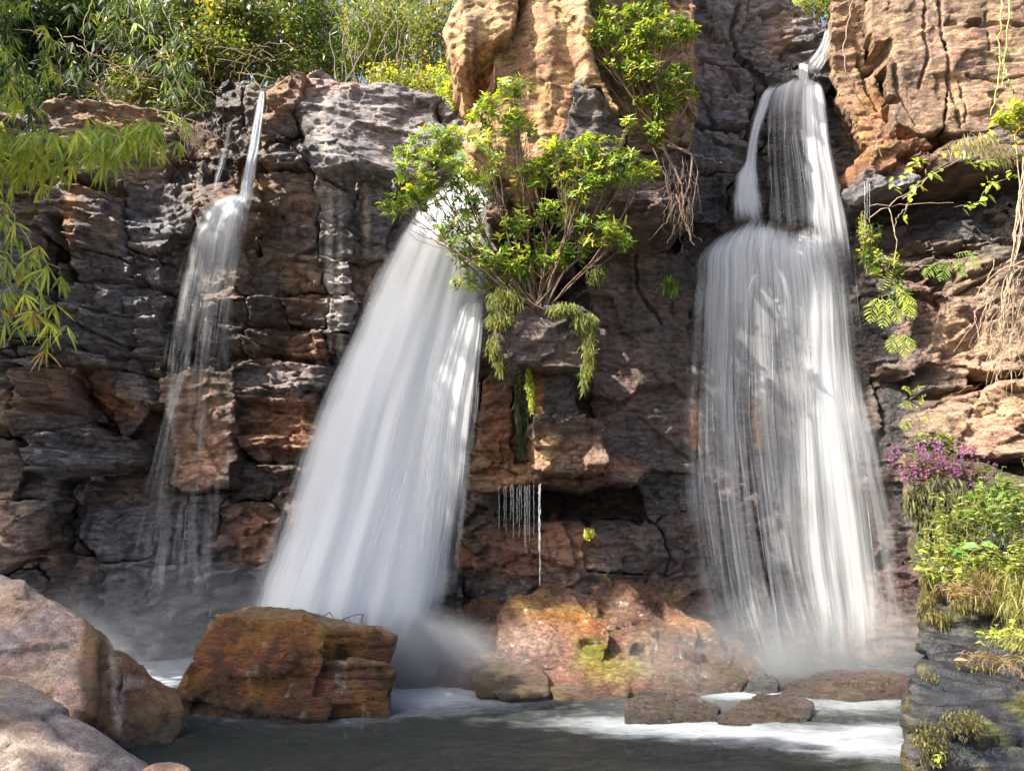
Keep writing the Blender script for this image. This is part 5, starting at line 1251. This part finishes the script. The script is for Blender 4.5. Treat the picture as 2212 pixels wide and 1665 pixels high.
bamboo('bamboo', 'dark drooping bamboo sprays hanging over the crest among bare branches', [[(230,-60),(250,20),(280,90),(300,150)],[(280,-60),(310,40),(340,110),(370,150)],[(330,-40),(370,60),(400,120),(440,200)],[(200,0),(180,60),(190,120),(200,160)],[(380,60),(410,150),(430,200),(450,240)],[(350,90),(380,170),(400,230)],[(120,60),(150,110),(160,160)]], 4, DARKG+DARKG+GREEN, 12.9, 'bamboo at the left edge', nodes=12, L=.28, W=.03)
# ------------------------------------------------------------------ jungle behind the crest
def tree(name, label, base, top, clusters, nleaf_total, seed, cols, L=.16, W=.06, trunk=(.20,.15,.11), tr=.09, group='trees on the cliff top', hangd=0.2, twig=26):
    rr = np.random.RandomState(seed); base = np.asarray(base, float); top = np.asarray(top, float)
    th = thing(name, label, 'tree', base, group)
    tk = curve([base, base*.5+top*.5+rr.normal(0, .25, 3), top], 14, .03, rr)
    st = [(tk, tr, tr*.35)]; parts = []
    vol = [r[0]*r[1]*r[2] for c, r in clusters]; tot = sum(vol)
    for (c, r), vv in zip(clusters, vol):
        a = tk[rr.randint(4, 13)]
        lb = curve([a, a*.4+c*.6+np.array([0, 0, .2]), c], 8, .04, rr); st.append((lb, tr*.35, tr*.1))
        for _ in range(max(3, int(twig*vv/tot*len(clusters)/3))):
            e = ell(rr, c, r, 1, .5)[0]; st.append((curve([lb[rr.randint(3, 8)], (c+e)/2+rr.normal(0, .08, 3), e], 6, .02, rr), tr*.1, tr*.03))
        n = int(nleaf_total*vv/tot); nc = max(4, n//14)
        cen = ell(rr, c, r, nc, .25)
        pos = (cen[:, None] + rr.normal(0, .11, (nc, 14, 3))).reshape(-1, 3)
        d = nrm(rr.normal(0, 1, (len(pos), 3))) + np.array([0, -.2, -hangd])
        cc = (palette(rr, nc, cols, .3)[:, None]*rr.uniform(.75, 1.25, (nc, 14, 1))).reshape(-1, 3)
        parts.append(leaves(pos, d, rr.normal(0, .6, (len(pos), 3))+np.array([0, -.3, 1]), L*rr.uniform(.5, 1.2, len(pos)), W*rr.uniform(.7, 1.2, len(pos)), cc, 2, .2))
    V, F, C = merge(parts)
    under(mk('crown', V, F, M_LEAF, C), th)
    tubes('trunk', st, trunk, th=th, k=6)
    return th
JT = [  # (u_base, v_base, Y, clusters[(u,v,ru,rv)], leaves, colours, label, L, W)
 (60,230,15.0,[(20,20,110,80),(80,110,110,90),(10,150,80,70),(130,190,80,50)],6500,DARKG,'dark vine covered tree rising behind the tan crest rock at far left',.15,.07),
 (200,230,15.5,[(190,10,110,80),(200,100,110,80),(250,170,90,50),(120,60,80,60)],6500,DARKG+[(.08,.12,.05)],'dark leafy tree with grey green climbers left of centre on the crest',.13,.08),
 (330,260,14.6,[(300,60,90,70),(330,140,90,60),(350,200,100,40),(280,200,70,40)],5200,DARKG+OLIVE,'dense dark undergrowth tree above the cracked crest blocks',.20,.035),
 (430,250,14.2,[(430,120,70,60),(460,180,90,40),(480,120,60,50),(400,220,60,25)],5000,OLIVE+DARKG+YEL,'yellow green dense shrub tree left above the thin spout',.11,.06),
 (560,180,15.0,[(520,40,90,70),(580,100,90,50),(510,110,60,50),(600,140,70,30)],5600,OLIVE+DARKG+YEL,'olive tree behind the thin spout notch',.12,.06),
 (700,170,16.0,[(640,20,100,70),(700,70,90,60),(660,120,80,40),(740,130,80,35)],5600,GREEN+DARKG+OLIVE,'thin leaved green tree behind the grey crest dome',.17,.035),
 (420,250,17.0,[(400,0,110,70),(330,-20,100,60),(470,50,90,60),(420,70,80,60)],5200,DARKG+OLIVE,'tall dark tree standing deeper in the woods above the cracked blocks',.14,.06),
 (830,200,15.5,[(800,60,60,70),(840,120,60,60),(780,140,50,40),(870,60,50,70),(860,0,60,50)],4200,GREEN+OLIVE+YEL,'sunny sparse tree with hanging narrow leaves right above the grey crest',.18,.03),
 (930,230,15.0,[(930,60,50,70),(960,120,40,60),(900,150,50,40),(980,20,50,50)],3000,YEL+OLIVE,'sunlit yellowish twiggy tree just left of the golden rock head',.12,.035),
 (880,230,14.0,[(860,175,60,22),(930,185,60,22),(980,205,50,25),(820,165,40,15)],2200,LIME+YEL,'low bright green shrubs along the grey crest before the golden head',.11,.035),
 (1760,60,18.0,[(1760,0,60,30),(1790,30,30,30),(1730,-30,60,30),(1820,-20,50,40)],2400,LIME+YEL,'small sunlit tree seen in the notch above the right fall',.14,.05),
]
for k, (u, v, Yd, cl, nl, cols, lab, L_, W_) in enumerate(JT):
    s = Yd*HT/1106*1.05
    cs = [(P(a, b, Yd+((i*37) % 10-5)*.12), np.array([ra*s, max(ra, rb)*s*.55, rb*s])) for i, (a, b, ra, rb) in enumerate(cl)]
    b0 = P(u, v, Yd); b0[2] = 7.3
    tree('forest_tree', lab, b0, P(cl[0][0], cl[0][1]-60, Yd), cs, nl, 100+k, cols, L_, W_)
# deeper woods: one mass nobody could count
rr = np.random.RandomState(77); parts = []
n = 26000
x = rr.uniform(-16, 6, n); y = rr.uniform(18, 26, n); z = rr.uniform(7.5, 19, n)
keep = (fbm(x*.5, y*.3, z*.5, 3) > -.12 - .35*(x < -4.5)) & ((x < -3) | (rr.rand(n) < .55))
pos = np.stack([x, y, z], 1)[keep]; m_ = len(pos)
far = leaves(pos, rr.normal(0, 1, (m_, 3)), rr.normal(0, 1, (m_, 3)), rr.uniform(.2, .5, m_), rr.uniform(.1, .25, m_), palette(rr, m_, DARKG+OLIVE+[(.08,.13,.03)], .3), 2)
mk('distant_foliage', far[0], far[1], M_LEAF, far[2], kind='stuff')
# unseen trees added on the left bank, crowns set along sun rays for shade
SV = np.array(SUN_TO)
def shade_tree(label, base, targets, seed):
    cl = [(np.array(t[:3]) + SV*t[3], (t[4], t[4], t[4]*.8)) for t in targets]
    tree('forest_tree', label, base, cl[0][0], cl, 700*len(cl), seed, DARKG+GREEN, .45, .24, tr=.22, twig=8)
shade_tree('unseen tree added on the left bank to shade the left wall and falls', (-13, 10.5, -.3), [(-7.6,12.5,6,10,1.5),(-7.4,12.5,3.5,11,1.6),(-3.2,11.6,.8,12,1.3),(-4.4,11.8,.5,12,1.4)], 201)
shade_tree('unseen tree added on the left bank to shade the middle fall and boulders', (-11, 6.0, -.3), [(-2.2,11.3,3,11,1.5),(-1.6,11.4,4.6,9.5,1.3),(-3,11.3,1,12,1.5),(-1.8,11.2,1.2,12,1.4),(-2.2,8.5,.6,11,1.5),(-3.4,7.3,.7,9,1.0),(-3.2,5.3,.3,9,1.1),(-1.2,11.5,5.2,9,.9),(-1.9,11.4,4.0,10,1.0),(-1,6.5,0,11,1.6),(-1,9,0,12,1.2),(1,6.5,0,13,1.3)], 202)

# bare twigs, lianas and roots on the crest
tw = thing('fallen_branches', 'tangled bare brown branches sprawling over the crest above the cracked blocks', 'branches', P(300, 240, 13.2))
rr = np.random.RandomState(5); st = []
BR = [([(165,160),(210,195),(270,235),(350,242),(430,288)], .035), ([(210,185),(215,230),(250,270),(300,310)], .015), ([(200,190),(235,165),(240,140)], .02), ([(330,240),(360,260),(420,285)], .02),
      ([(330,120),(300,180),(280,230)], .012), ([(480,240),(460,300),(440,330)], .01), ([(560,200),(500,260),(470,300)], .012), ([(580,150),(555,210),(520,250)], .01)]
for q, r in BR: st.append((curve([P(a, b, 12.6+rr.uniform(-.2, .3)) for a, b in q], 16, .02, rr), r, r*.4))
for _ in range(120):
    u = rr.uniform(100, 620); v = rr.uniform(80, 240); an = rr.uniform(0, 6.28); ln = rr.uniform(30, 120)
    q = [(u, v), (u+math.cos(an)*ln*.5+rr.normal(0, 8), v+math.sin(an)*ln*.4), (u+math.cos(an)*ln, v+math.sin(an)*ln*.8+12)]
    st.append((curve([P(a, b, 13.2+rr.uniform(-.3, .8)) for a, b in q], 8, .015, rr), rr.uniform(.004, .009), .003))
for _ in range(34):
    u = rr.normal(415, 14); st.append((curve([P(415, 285, 12.4), P(u+rr.normal(0, 12), 270+rr.uniform(-10, 20), 12.2), P(u+rr.normal(0, 26), rr.uniform(295, 345), 12.1)], 6, .01, rr), .005, .002))
tubes('branch', st, (.24,.175,.12), th=tw, k=4)
tw = thing('fallen_branches', 'pale thin bare stems standing in front of the sunny trees left of the golden head', 'branches', P(850, 230, 14.2))
st = []
for _ in range(16):
    u = rr.uniform(700, 1000); v = rr.uniform(150, 215)
    st.append((curve([P(u, v+20, 14.2), P(u+rr.normal(0, 30), v-90, 14.2), P(u+rr.normal(0, 70), v-rr.uniform(150, 280), 14.3)], 10, .03, rr), rr.uniform(.006, .016), .004))
tubes('branch', st, (.20,.16,.12), th=tw, k=4)
print('jungle', round(time.time()-T0, 1), NTRI)

# ------------------------------------------------------------------ right side plants
def vine(name, label, arcs, Yd, seed, cols, L, W, n, cat='vine', r=.006, stemcol=(.20,.16,.09), group=None, mat=None):
    rr = np.random.RandomState(seed); th = thing(name, label, cat, P(*arcs[0][0], Yd), group)
    st = []; parts = []
    for arc in arcs:
        c = curve([P(a, b, Yd+rr.uniform(-.1, .1)) for a, b in arc], 24, .01, rr); st.append((c, r, r*.5))
        for k in range(n):
            q = c[rr.randint(1, 24)]; m_ = rr.randint(1, 4)
            d = np.stack([rr.normal(0, .8, m_), rr.uniform(-.8, 0, m_), rr.normal(-.3, .5, m_)], 1)
            parts.append(leaves(np.tile(q, (m_, 1))+rr.normal(0, .03, (m_, 3)), d, np.tile([0, -.6, .8], (m_, 1))+rr.normal(0, .3, (m_, 3)), L*rr.uniform(.6, 1.2, m_), W*rr.uniform(.7, 1.2, m_), palette(rr, m_, cols), 3, .3))
    if parts:
        V, F, C = merge(parts); under(mk('foliage', V, F, M_LEAF, C), th)
    tubes('stem', st, stemcol, th=th, k=4)
    return th
def fern(name, label, fronds, Yd, seed, cols, group='ferns on the right wall'):
    rr = np.random.RandomState(seed); th = thing(name, label, 'fern', P(*fronds[0][0], Yd), group)
    st, parts = [], []
    for fr in fronds:
        c = curve([P(a, b, Yd-.1*i) for i, (a, b) in enumerate(fr)], 20); st.append((c, .005, .002)); t = nrm(np.gradient(c, axis=0))
        ln = np.linalg.norm(c[-1]-c[0])
        sd = nrm(np.cross(t, np.array([0, -1, .5])))
        for sg in (1, -1):
            w = np.sin(np.linspace(.6, math.pi-.1, 9))*ln*.26
            parts.append(leaves(c[2::2], sg*sd[2::2]+t[2::2]*.5+np.array([0, 0, -.25])+rr.normal(0, .12, (9, 3)), np.tile([0, -1, .4], (9, 1)), w, np.full(9, ln*.042), palette(rr, 9, cols, .25), 3, .3, .03))
    V, F, C = merge(parts); under(mk('foliage', V, F, M_LEAF, C), th); tubes('stem', st, (.16,.18,.06), th=th, k=4)
    return th
fern('fern', 'row of green fern fronds on the shaded wall under the trailing vine', [[(2030,565),(2010,580),(1995,598)],[(2050,560),(2040,580),(2030,608)],[(2070,555),(2075,580),(2090,600)],[(2060,550),(2085,545),(2115,548)],[(2090,545),(2105,560),(2108,585)]], 10.7, 1, GREEN)
fern('fern', 'lime fern clump lit by the sun beside the right fall', [[(1900,640),(1885,660),(1880,700)],[(1905,640),(1910,670),(1905,710)],[(1920,640),(1930,670),(1945,700)],[(1935,630),(1955,650),(1960,690)],[(1900,630),(1915,600),(1930,580)],[(1935,620),(1960,640),(1980,660)],[(1950,640),(1965,660),(1975,690)]], 10.9, 2, LIME)
fern('fern', 'small drooping fern on the dark wall lower beside the right fall', [[(1940,720),(1950,740),(1955,775)],[(1945,720),(1965,735),(1972,760)],[(1935,720),(1925,740),(1928,765)]], 10.8, 3, LIME)
fern('fern', 'tall pale fern stacked in tiers above the purple flowers', [[(1975,880),(1960,870),(1945,878)],[(1975,880),(1990,860),(2000,850)],[(1972,850),(1960,838),(1950,840)],[(1975,850),(1985,835),(2000,835)],[(1975,900),(1995,900),(2002,915)],[(1972,905),(1955,915),(1950,930)],[(1978,925),(1992,940),(2000,960)]], 10.2, 4, LIME+YEL)
bush('climbing_plant', 'dark green leafy climber on the wet wall between ferns and right fall', 'climber', P(1925, 600, 11.1), [px(1940,590,11.0,30,35,.1), px(1925,560,11.0,25,25,.1), px(1950,640,11.0,30,30,.1), px(1880,500,11.1,22,40,.1), px(1895,560,11.1,20,35,.1), px(1870,540,11.2,14,40,.1)], 90, 8, GREEN+DARKG+LIME, L=.10, W=.045, nleaf=6, trunk_r=.008)
tuft('hanging_moss', 'yellowish wet moss strip along the right edge of the right fall', [(1872,510,11.3,16,30),(1885,560,11.3,18,30),(1862,480,11.4,10,30)], 700, .07, .018, [(.28,.28,.07),(.15,.17,.05)], 11)
vine('trailing_vine', 'leafy green vine trailing across the dark hollow under the sunlit overhang', [[(2250,300),(2150,310),(2050,330),(1980,350),(1930,400)],[(2230,330),(2120,350),(2060,350),(1990,390),(1950,470)],[(2230,250),(2180,270),(2120,300),(2090,340)],[(2200,380),(2140,400),(2110,440),(2060,448)]], 10.1, 1, LIME, .11, .06, 16)
vine('trailing_vine', 'two pale yellow vines hanging down the sunlit right rock face', [[(2165,-40),(2163,40),(2160,120),(2150,210),(2140,250)],[(2182,-40),(2178,60),(2172,120),(2165,190)],[(2166,130),(2180,180),(2190,220)]], 10.2, 2, YEL, .09, .05, 3, r=.012, stemcol=(.42,.42,.13))
vine('trailing_vine', 'thin brown vine on the left rim of the sunlit right rock', [[(1850,-30),(1830,60),(1824,140),(1850,200),(1880,260),(1905,340)]], 11.3, 3, GREEN, .08, .04, 0, r=.011, stemcol=(.28,.2,.14))
bush('shrub', 'sunlit green bush at the right edge on top of the brown shelf', 'shrub', P(2210, 290, 9.8), [px(2200,240,9.8,40,30), px(2170,260,9.8,30,20), px(2230,270,9.8,40,30)], 60, 12, LIME, L=.12, W=.06, nleaf=6, trunk_r=.01)
tuft('dry_grass', 'dry straw coloured grass on the brown shelf under the right rock face', [(2120,300,10.1,60,20),(2160,330,10.1,50,22),(2070,310,10.2,30,14)], 900, .16, .006, [(.40,.33,.15),(.30,.26,.12),(.22,.24,.08)], 12, 'dry grass')
rt = thing('tree_roots', 'bundle of pale bare roots hanging down the far right cliff edge', 'roots', P(2200, 800, 9.4))
rr = np.random.RandomState(8); st = []
for k in range(7):
    u = 2200+rr.normal(0, 6); st.append((curve([P(2212+rr.normal(0, 3), 340, 9.5), P(2205+rr.normal(0, 5), 480, 9.4), P(u-20, 620, 9.3), P(u-30+rr.normal(0, 20), 800+rr.uniform(-60, 60), 9.3)], 18, .012, rr), .012, .005))
for k in range(60):
    u = rr.uniform(2120, 2230); v = rr.uniform(560, 740); l = rr.uniform(60, 170)
    st.append((curve([P(u+25, v, 9.4), P(u+rr.normal(0, 14), v+l*.5, 9.25), P(u+rr.normal(-8, 16), v+l, 9.2)], 9, .015, rr), rr.uniform(.003, .007), .002))
st += [(curve([P(2225, 560, 9.3), P(2150, 590, 9.3), P(2100, 650, 9.3)], 10, .01, rr), .012, .005), (curve([P(2140, 640, 9.4), P(2060, 760, 9.5)], 8, .02, rr), .006, .003)]
tubes('root', [(c, a*.75, b*.75) for c, a, b in st], (.36,.27,.18), th=rt, k=4)
tw = thing('hanging_twigs', 'thin bare twigs crossing the dark wall between ferns and trailing vine', 'twigs', P(1930, 450, 10.9))
st = [(curve([P(a, b, 10.8) for a, b in q], 12, .01, rr), r, r*.5) for q, r in [([(1920,450),(1935,520),(1932,580)], .008), ([(1880,470),(1940,430),(2010,380)], .008), ([(1880,445),(2000,440),(2060,438)], .006), ([(1950,430),(2040,360),(2100,330)], .007), ([(1960,440),(1935,480),(1930,500)], .006), ([(2190,280),(2205,420),(2195,560)], .01)]]
tubes('twig', st, (.38,.29,.19), th=tw, k=4)
# purple flowers
fl = bush('flowering_bush', 'mound of small purple flowers on the bank beside the right fall', 'flowers', P(2040, 1060, 9.5), [px(1980,1000,9.4,45,32), px(2040,1010,9.4,55,38), px(2095,1020,9.4,45,35), px(2010,1040,9.4,60,28)], 330, 21, [(.13,.09,.05),(.10,.13,.04),(.17,.10,.06)], L=.06, W=.022, nleaf=6, trunk_r=.008, inner=.5)
rr = np.random.RandomState(4); n = 520; parts = []
cen = np.concatenate([ell(rr, P(1975,985,9.3), (.30,.25,.22), 110, .7), ell(rr, P(2035,990,9.3), (.35,.25,.24), 120, .7), ell(rr, P(2095,1010,9.3), (.27,.25,.24), 90, .7), ell(rr, P(2000,1020,9.3), (.35,.25,.15), 70, .8)])
k = 6; n = len(cen)
ph = rr.rand(n, 1)*6.28+np.arange(k)*1.047
d = np.stack([np.cos(ph), -.35+0*ph, np.sin(ph)], -1).reshape(-1, 3)
V, F, C = leaves(np.repeat(cen, k, 0), d, np.tile([0, -1, .2], (n*k, 1))+rr.normal(0, .2, (n*k, 3)), rr.uniform(.014, .024, n*k), np.full(n*k, .014), np.repeat(palette(rr, n, [(.36,.12,.33),(.42,.18,.40),(.26,.08,.24)], .25), k, 0), 2, 0)
o = mk('blossoms', V, F, M_LEAF, C, kind='stuff'); under(o, fl)
bush('shrub', 'fresh green leafy plant right above the purple flowers', 'shrub', P(2010, 975, 9.9), [px(1990,950,9.8,25,14), px(2025,950,9.8,28,18), px(2055,960,9.8,15,12)], 60, 22, GREEN, L=.10, W=.04, nleaf=7, trunk_r=.006)
# herbs and grass on the foreground ledge
def herbs(name, label, areas, seed, cols, L, W, cat='plant', hgt=.5, group=None, stemcol=(.2,.22,.08), nl=9, nst=8):
    rr = np.random.RandomState(seed); u, v, Yd, ru, rv = areas[0]
    th = thing(name, label, cat, P(u, v+rv, Yd), group); st, parts = [], []
    for (u, v, Yd, ru, rv) in areas:
        for k in range(nst):
            a = u+rr.uniform(-ru, ru); b = v+rv*rr.uniform(.2, 1); y0 = Yd+rr.uniform(-.3, .3)
            q0 = P(a, b, y0); q1 = q0 + np.array([rr.normal(0, .10), rr.normal(0, .1)-.05, hgt*rr.uniform(.5, 1.1)])
            c = curve([q0, (q0+q1)/2+rr.normal(0, .03, 3), q1], 10); st.append((c, .004, .002))
            m_ = nl; idx = rr.randint(3, 10, m_)
            d = np.stack([rr.normal(0, 1, m_), rr.normal(-.3, .8, m_), rr.uniform(-.1, .7, m_)], 1)
            parts.append(leaves(c[idx], d, np.tile([0, -.3, 1.], (m_, 1))+rr.normal(0, .3, (m_, 3)), L*rr.uniform(.5, 1.15, m_), W*rr.uniform(.7, 1.2, m_), palette(rr, m_, cols), 3, .25))
    V, F, C = merge(parts); under(mk('foliage', V, F, M_LEAF, C), th); tubes('stem', st, stemcol, th=th, k=4)
    return th
herbs('herb', 'thicket of yellowish flowering weeds at the left of the bank above the black ledge', [(2060,1130,7.9,50,60),(2110,1110,7.9,50,60),(2050,1190,7.7,45,40)], 1, YEL+OLIVE+OLIVE+[(.26,.36,.06),(.16,.11,.06)], .07, .03, hgt=.34, nl=13, nst=26)
herbs('herb', 'thicket of tall green weeds at the right edge of the bank', [(2170,1080,7.6,50,70),(2190,1140,7.4,40,60),(2140,1150,7.6,50,40)], 2, GREEN+OLIVE+YEL+DARKG, .09, .035, hgt=.42, nl=12, nst=22)
herbs('herb', 'low yellowish weeds along the front rim of the bank', [(2060,1250,7.2,50,30),(2130,1230,7.0,60,30),(2190,1210,6.9,40,40),(2030,1210,7.6,30,40)], 9, YEL+OLIVE+LIME, .07, .03, hgt=.22, nl=12, nst=22)
herbs('herb', 'two broad heart shaped leaves low on the weedy bank', [(2085,1200,6.9,26,16)], 3, [(.14,.30,.08)], .13, .10, hgt=.12, nl=3, nst=3)
herbs('herb', 'single sprout with broad green and yellow leaves on the mossy ledge corner', [(2052,1290,6.7,8,10)], 4, [(.16,.32,.06),(.4,.32,.05)], .11, .08, hgt=.10, nl=4, nst=1)
herbs('herb', 'small green seedlings on the lower ledge step', [(2140,1380,6.2,20,16),(2170,1370,6.2,18,16)], 5, LIME, .06, .04, hgt=.12, nl=5, nst=4)
herbs('herb', 'tiny green sprout at the bottom right on the black rock', [(2036,1655,5.5,14,8)], 6, LIME, .05, .022, hgt=.07, nl=6, nst=3)
def grass(name, label, areas, n, L, W, cols, seed, up=.8, cat='grass'):
    rr = np.random.RandomState(seed); parts = []
    for (u, v, Yd, ru, rv) in areas:
        c = P(u, v, Yd); s = Yd*HT/1106; m_ = n//len(areas)
        pos = ell(rr, c, (ru*s, .35, rv*s), m_, 0)
        d = np.stack([rr.normal(0, .7, m_), rr.normal(-.3, .5, m_), np.full(m_, up)+rr.normal(0, .3, m_)], 1)
        parts.append(leaves(pos, d, rr.normal(0, 1, (m_, 3)), L*rr.uniform(.5, 1.2, m_), W*rr.uniform(.7, 1.3, m_), palette(rr, m_, cols, .3), 3, .6, .04))
    V, F, C = merge(parts)
    return tag(mk(name, V, F, M_LEAF, C), label, cat)
grass('grass_tuft', 'broad bladed bright grass tuft rising from the weeds at the right', [(2140,1090,7.4,26,24)], 16, .42, .035, [(.20,.34,.07),(.16,.28,.06)], 1)
grass('grass_tuft', 'yellow green fine grass hanging over the right edge of the ledge', [(2190,1290,6.6,40,60),(2160,1240,6.8,50,30),(2200,1400,6.3,20,50)], 2600, .12, .006, [(.32,.27,.09),(.22,.23,.06),(.15,.18,.04)], 2, up=-.5)
grass('grass_tuft', 'pale dead stalks and litter on the ledge between weeds and black rock', [(2120,1240,6.9,60,25),(2150,1420,6.1,60,14),(2080,1270,6.8,50,20)], 900, .10, .006, [(.34,.24,.12),(.22,.14,.08)], 3, up=.1, cat='dry grass')
tuft('moss_cushion', 'brown green moss fringe on the left edge of the upper ledge step', [(2010,1250,7.4,22,50),(2000,1310,7.0,16,40),(2030,1330,6.8,30,16),(2100,1300,6.7,50,18)], 2600, .05, .012, [(.11,.09,.025),(.16,.14,.03),(.07,.055,.02)], 14)
tuft('moss_cushion', 'moss patches creeping over the front of the black ledge', [(2010,1600,5.45,35,50),(2010,1460,5.9,16,12),(2080,1560,5.5,50,30),(2110,1440,6.05,60,12)], 2200, .022, .01, [(.09,.075,.02),(.13,.12,.03),(.05,.04,.02)], 15)
tuft('moss_cushion', 'green weeds and moss covering the bank below the purple flowers', [(2000,1080,9.4,50,40),(2040,1060,9.2,60,40),(2010,1140,8.9,30,50),(2120,1070,9.0,80,30)], 2600, .12, .025, [(.07,.08,.03),(.12,.12,.04),(.05,.05,.025)], 16, 'moss')
# fallen leaves lying on the ledge
rr = np.random.RandomState(31)
n = 0
for (u, v, Yd, c, lab) in [(2060,1432,5.98,(.42,.26,.12),'small tan leaf lying on the wet ledge top'),(2170,1445,6.0,(.05,.03,.035),'dark curled leaf lying on the black ledge'),(2190,1462,5.9,(.06,.04,.04),'dark dead leaf at the right of the ledge top')]:
    V, F, C = leaves(P(u, v, Yd)[None]+np.array([[0, 0, .02]]), np.array([[1, -.2, .1]]), np.array([[0, -.4, 1.]]), [.10], [.05], np.array([c]), 3, .1)
    tag(mk('fallen_leaf', V, F, M_LEAF, C), lab, 'leaf')
# wire-thin twigs on top of the orange boulder
tw = thing('dry_twig', 'bent bare twigs sticking up on top of the orange boulder', 'twig', P(760, 1350, 8.8))
st = [(curve([P(a, b, 8.75) for a, b in q], 4), .006, .004) for q in [[(740,1338),(768,1327)], [(768,1327),(784,1326)], [(784,1326),(780,1345)], [(700,1330),(712,1322)], [(712,1322),(722,1336)], [(750,1332),(757,1340)]]]
tubes('twig', st, (.10,.08,.06), th=tw, k=4)
print('done', round(time.time()-T0, 1), NTRI, len(bpy.data.objects))
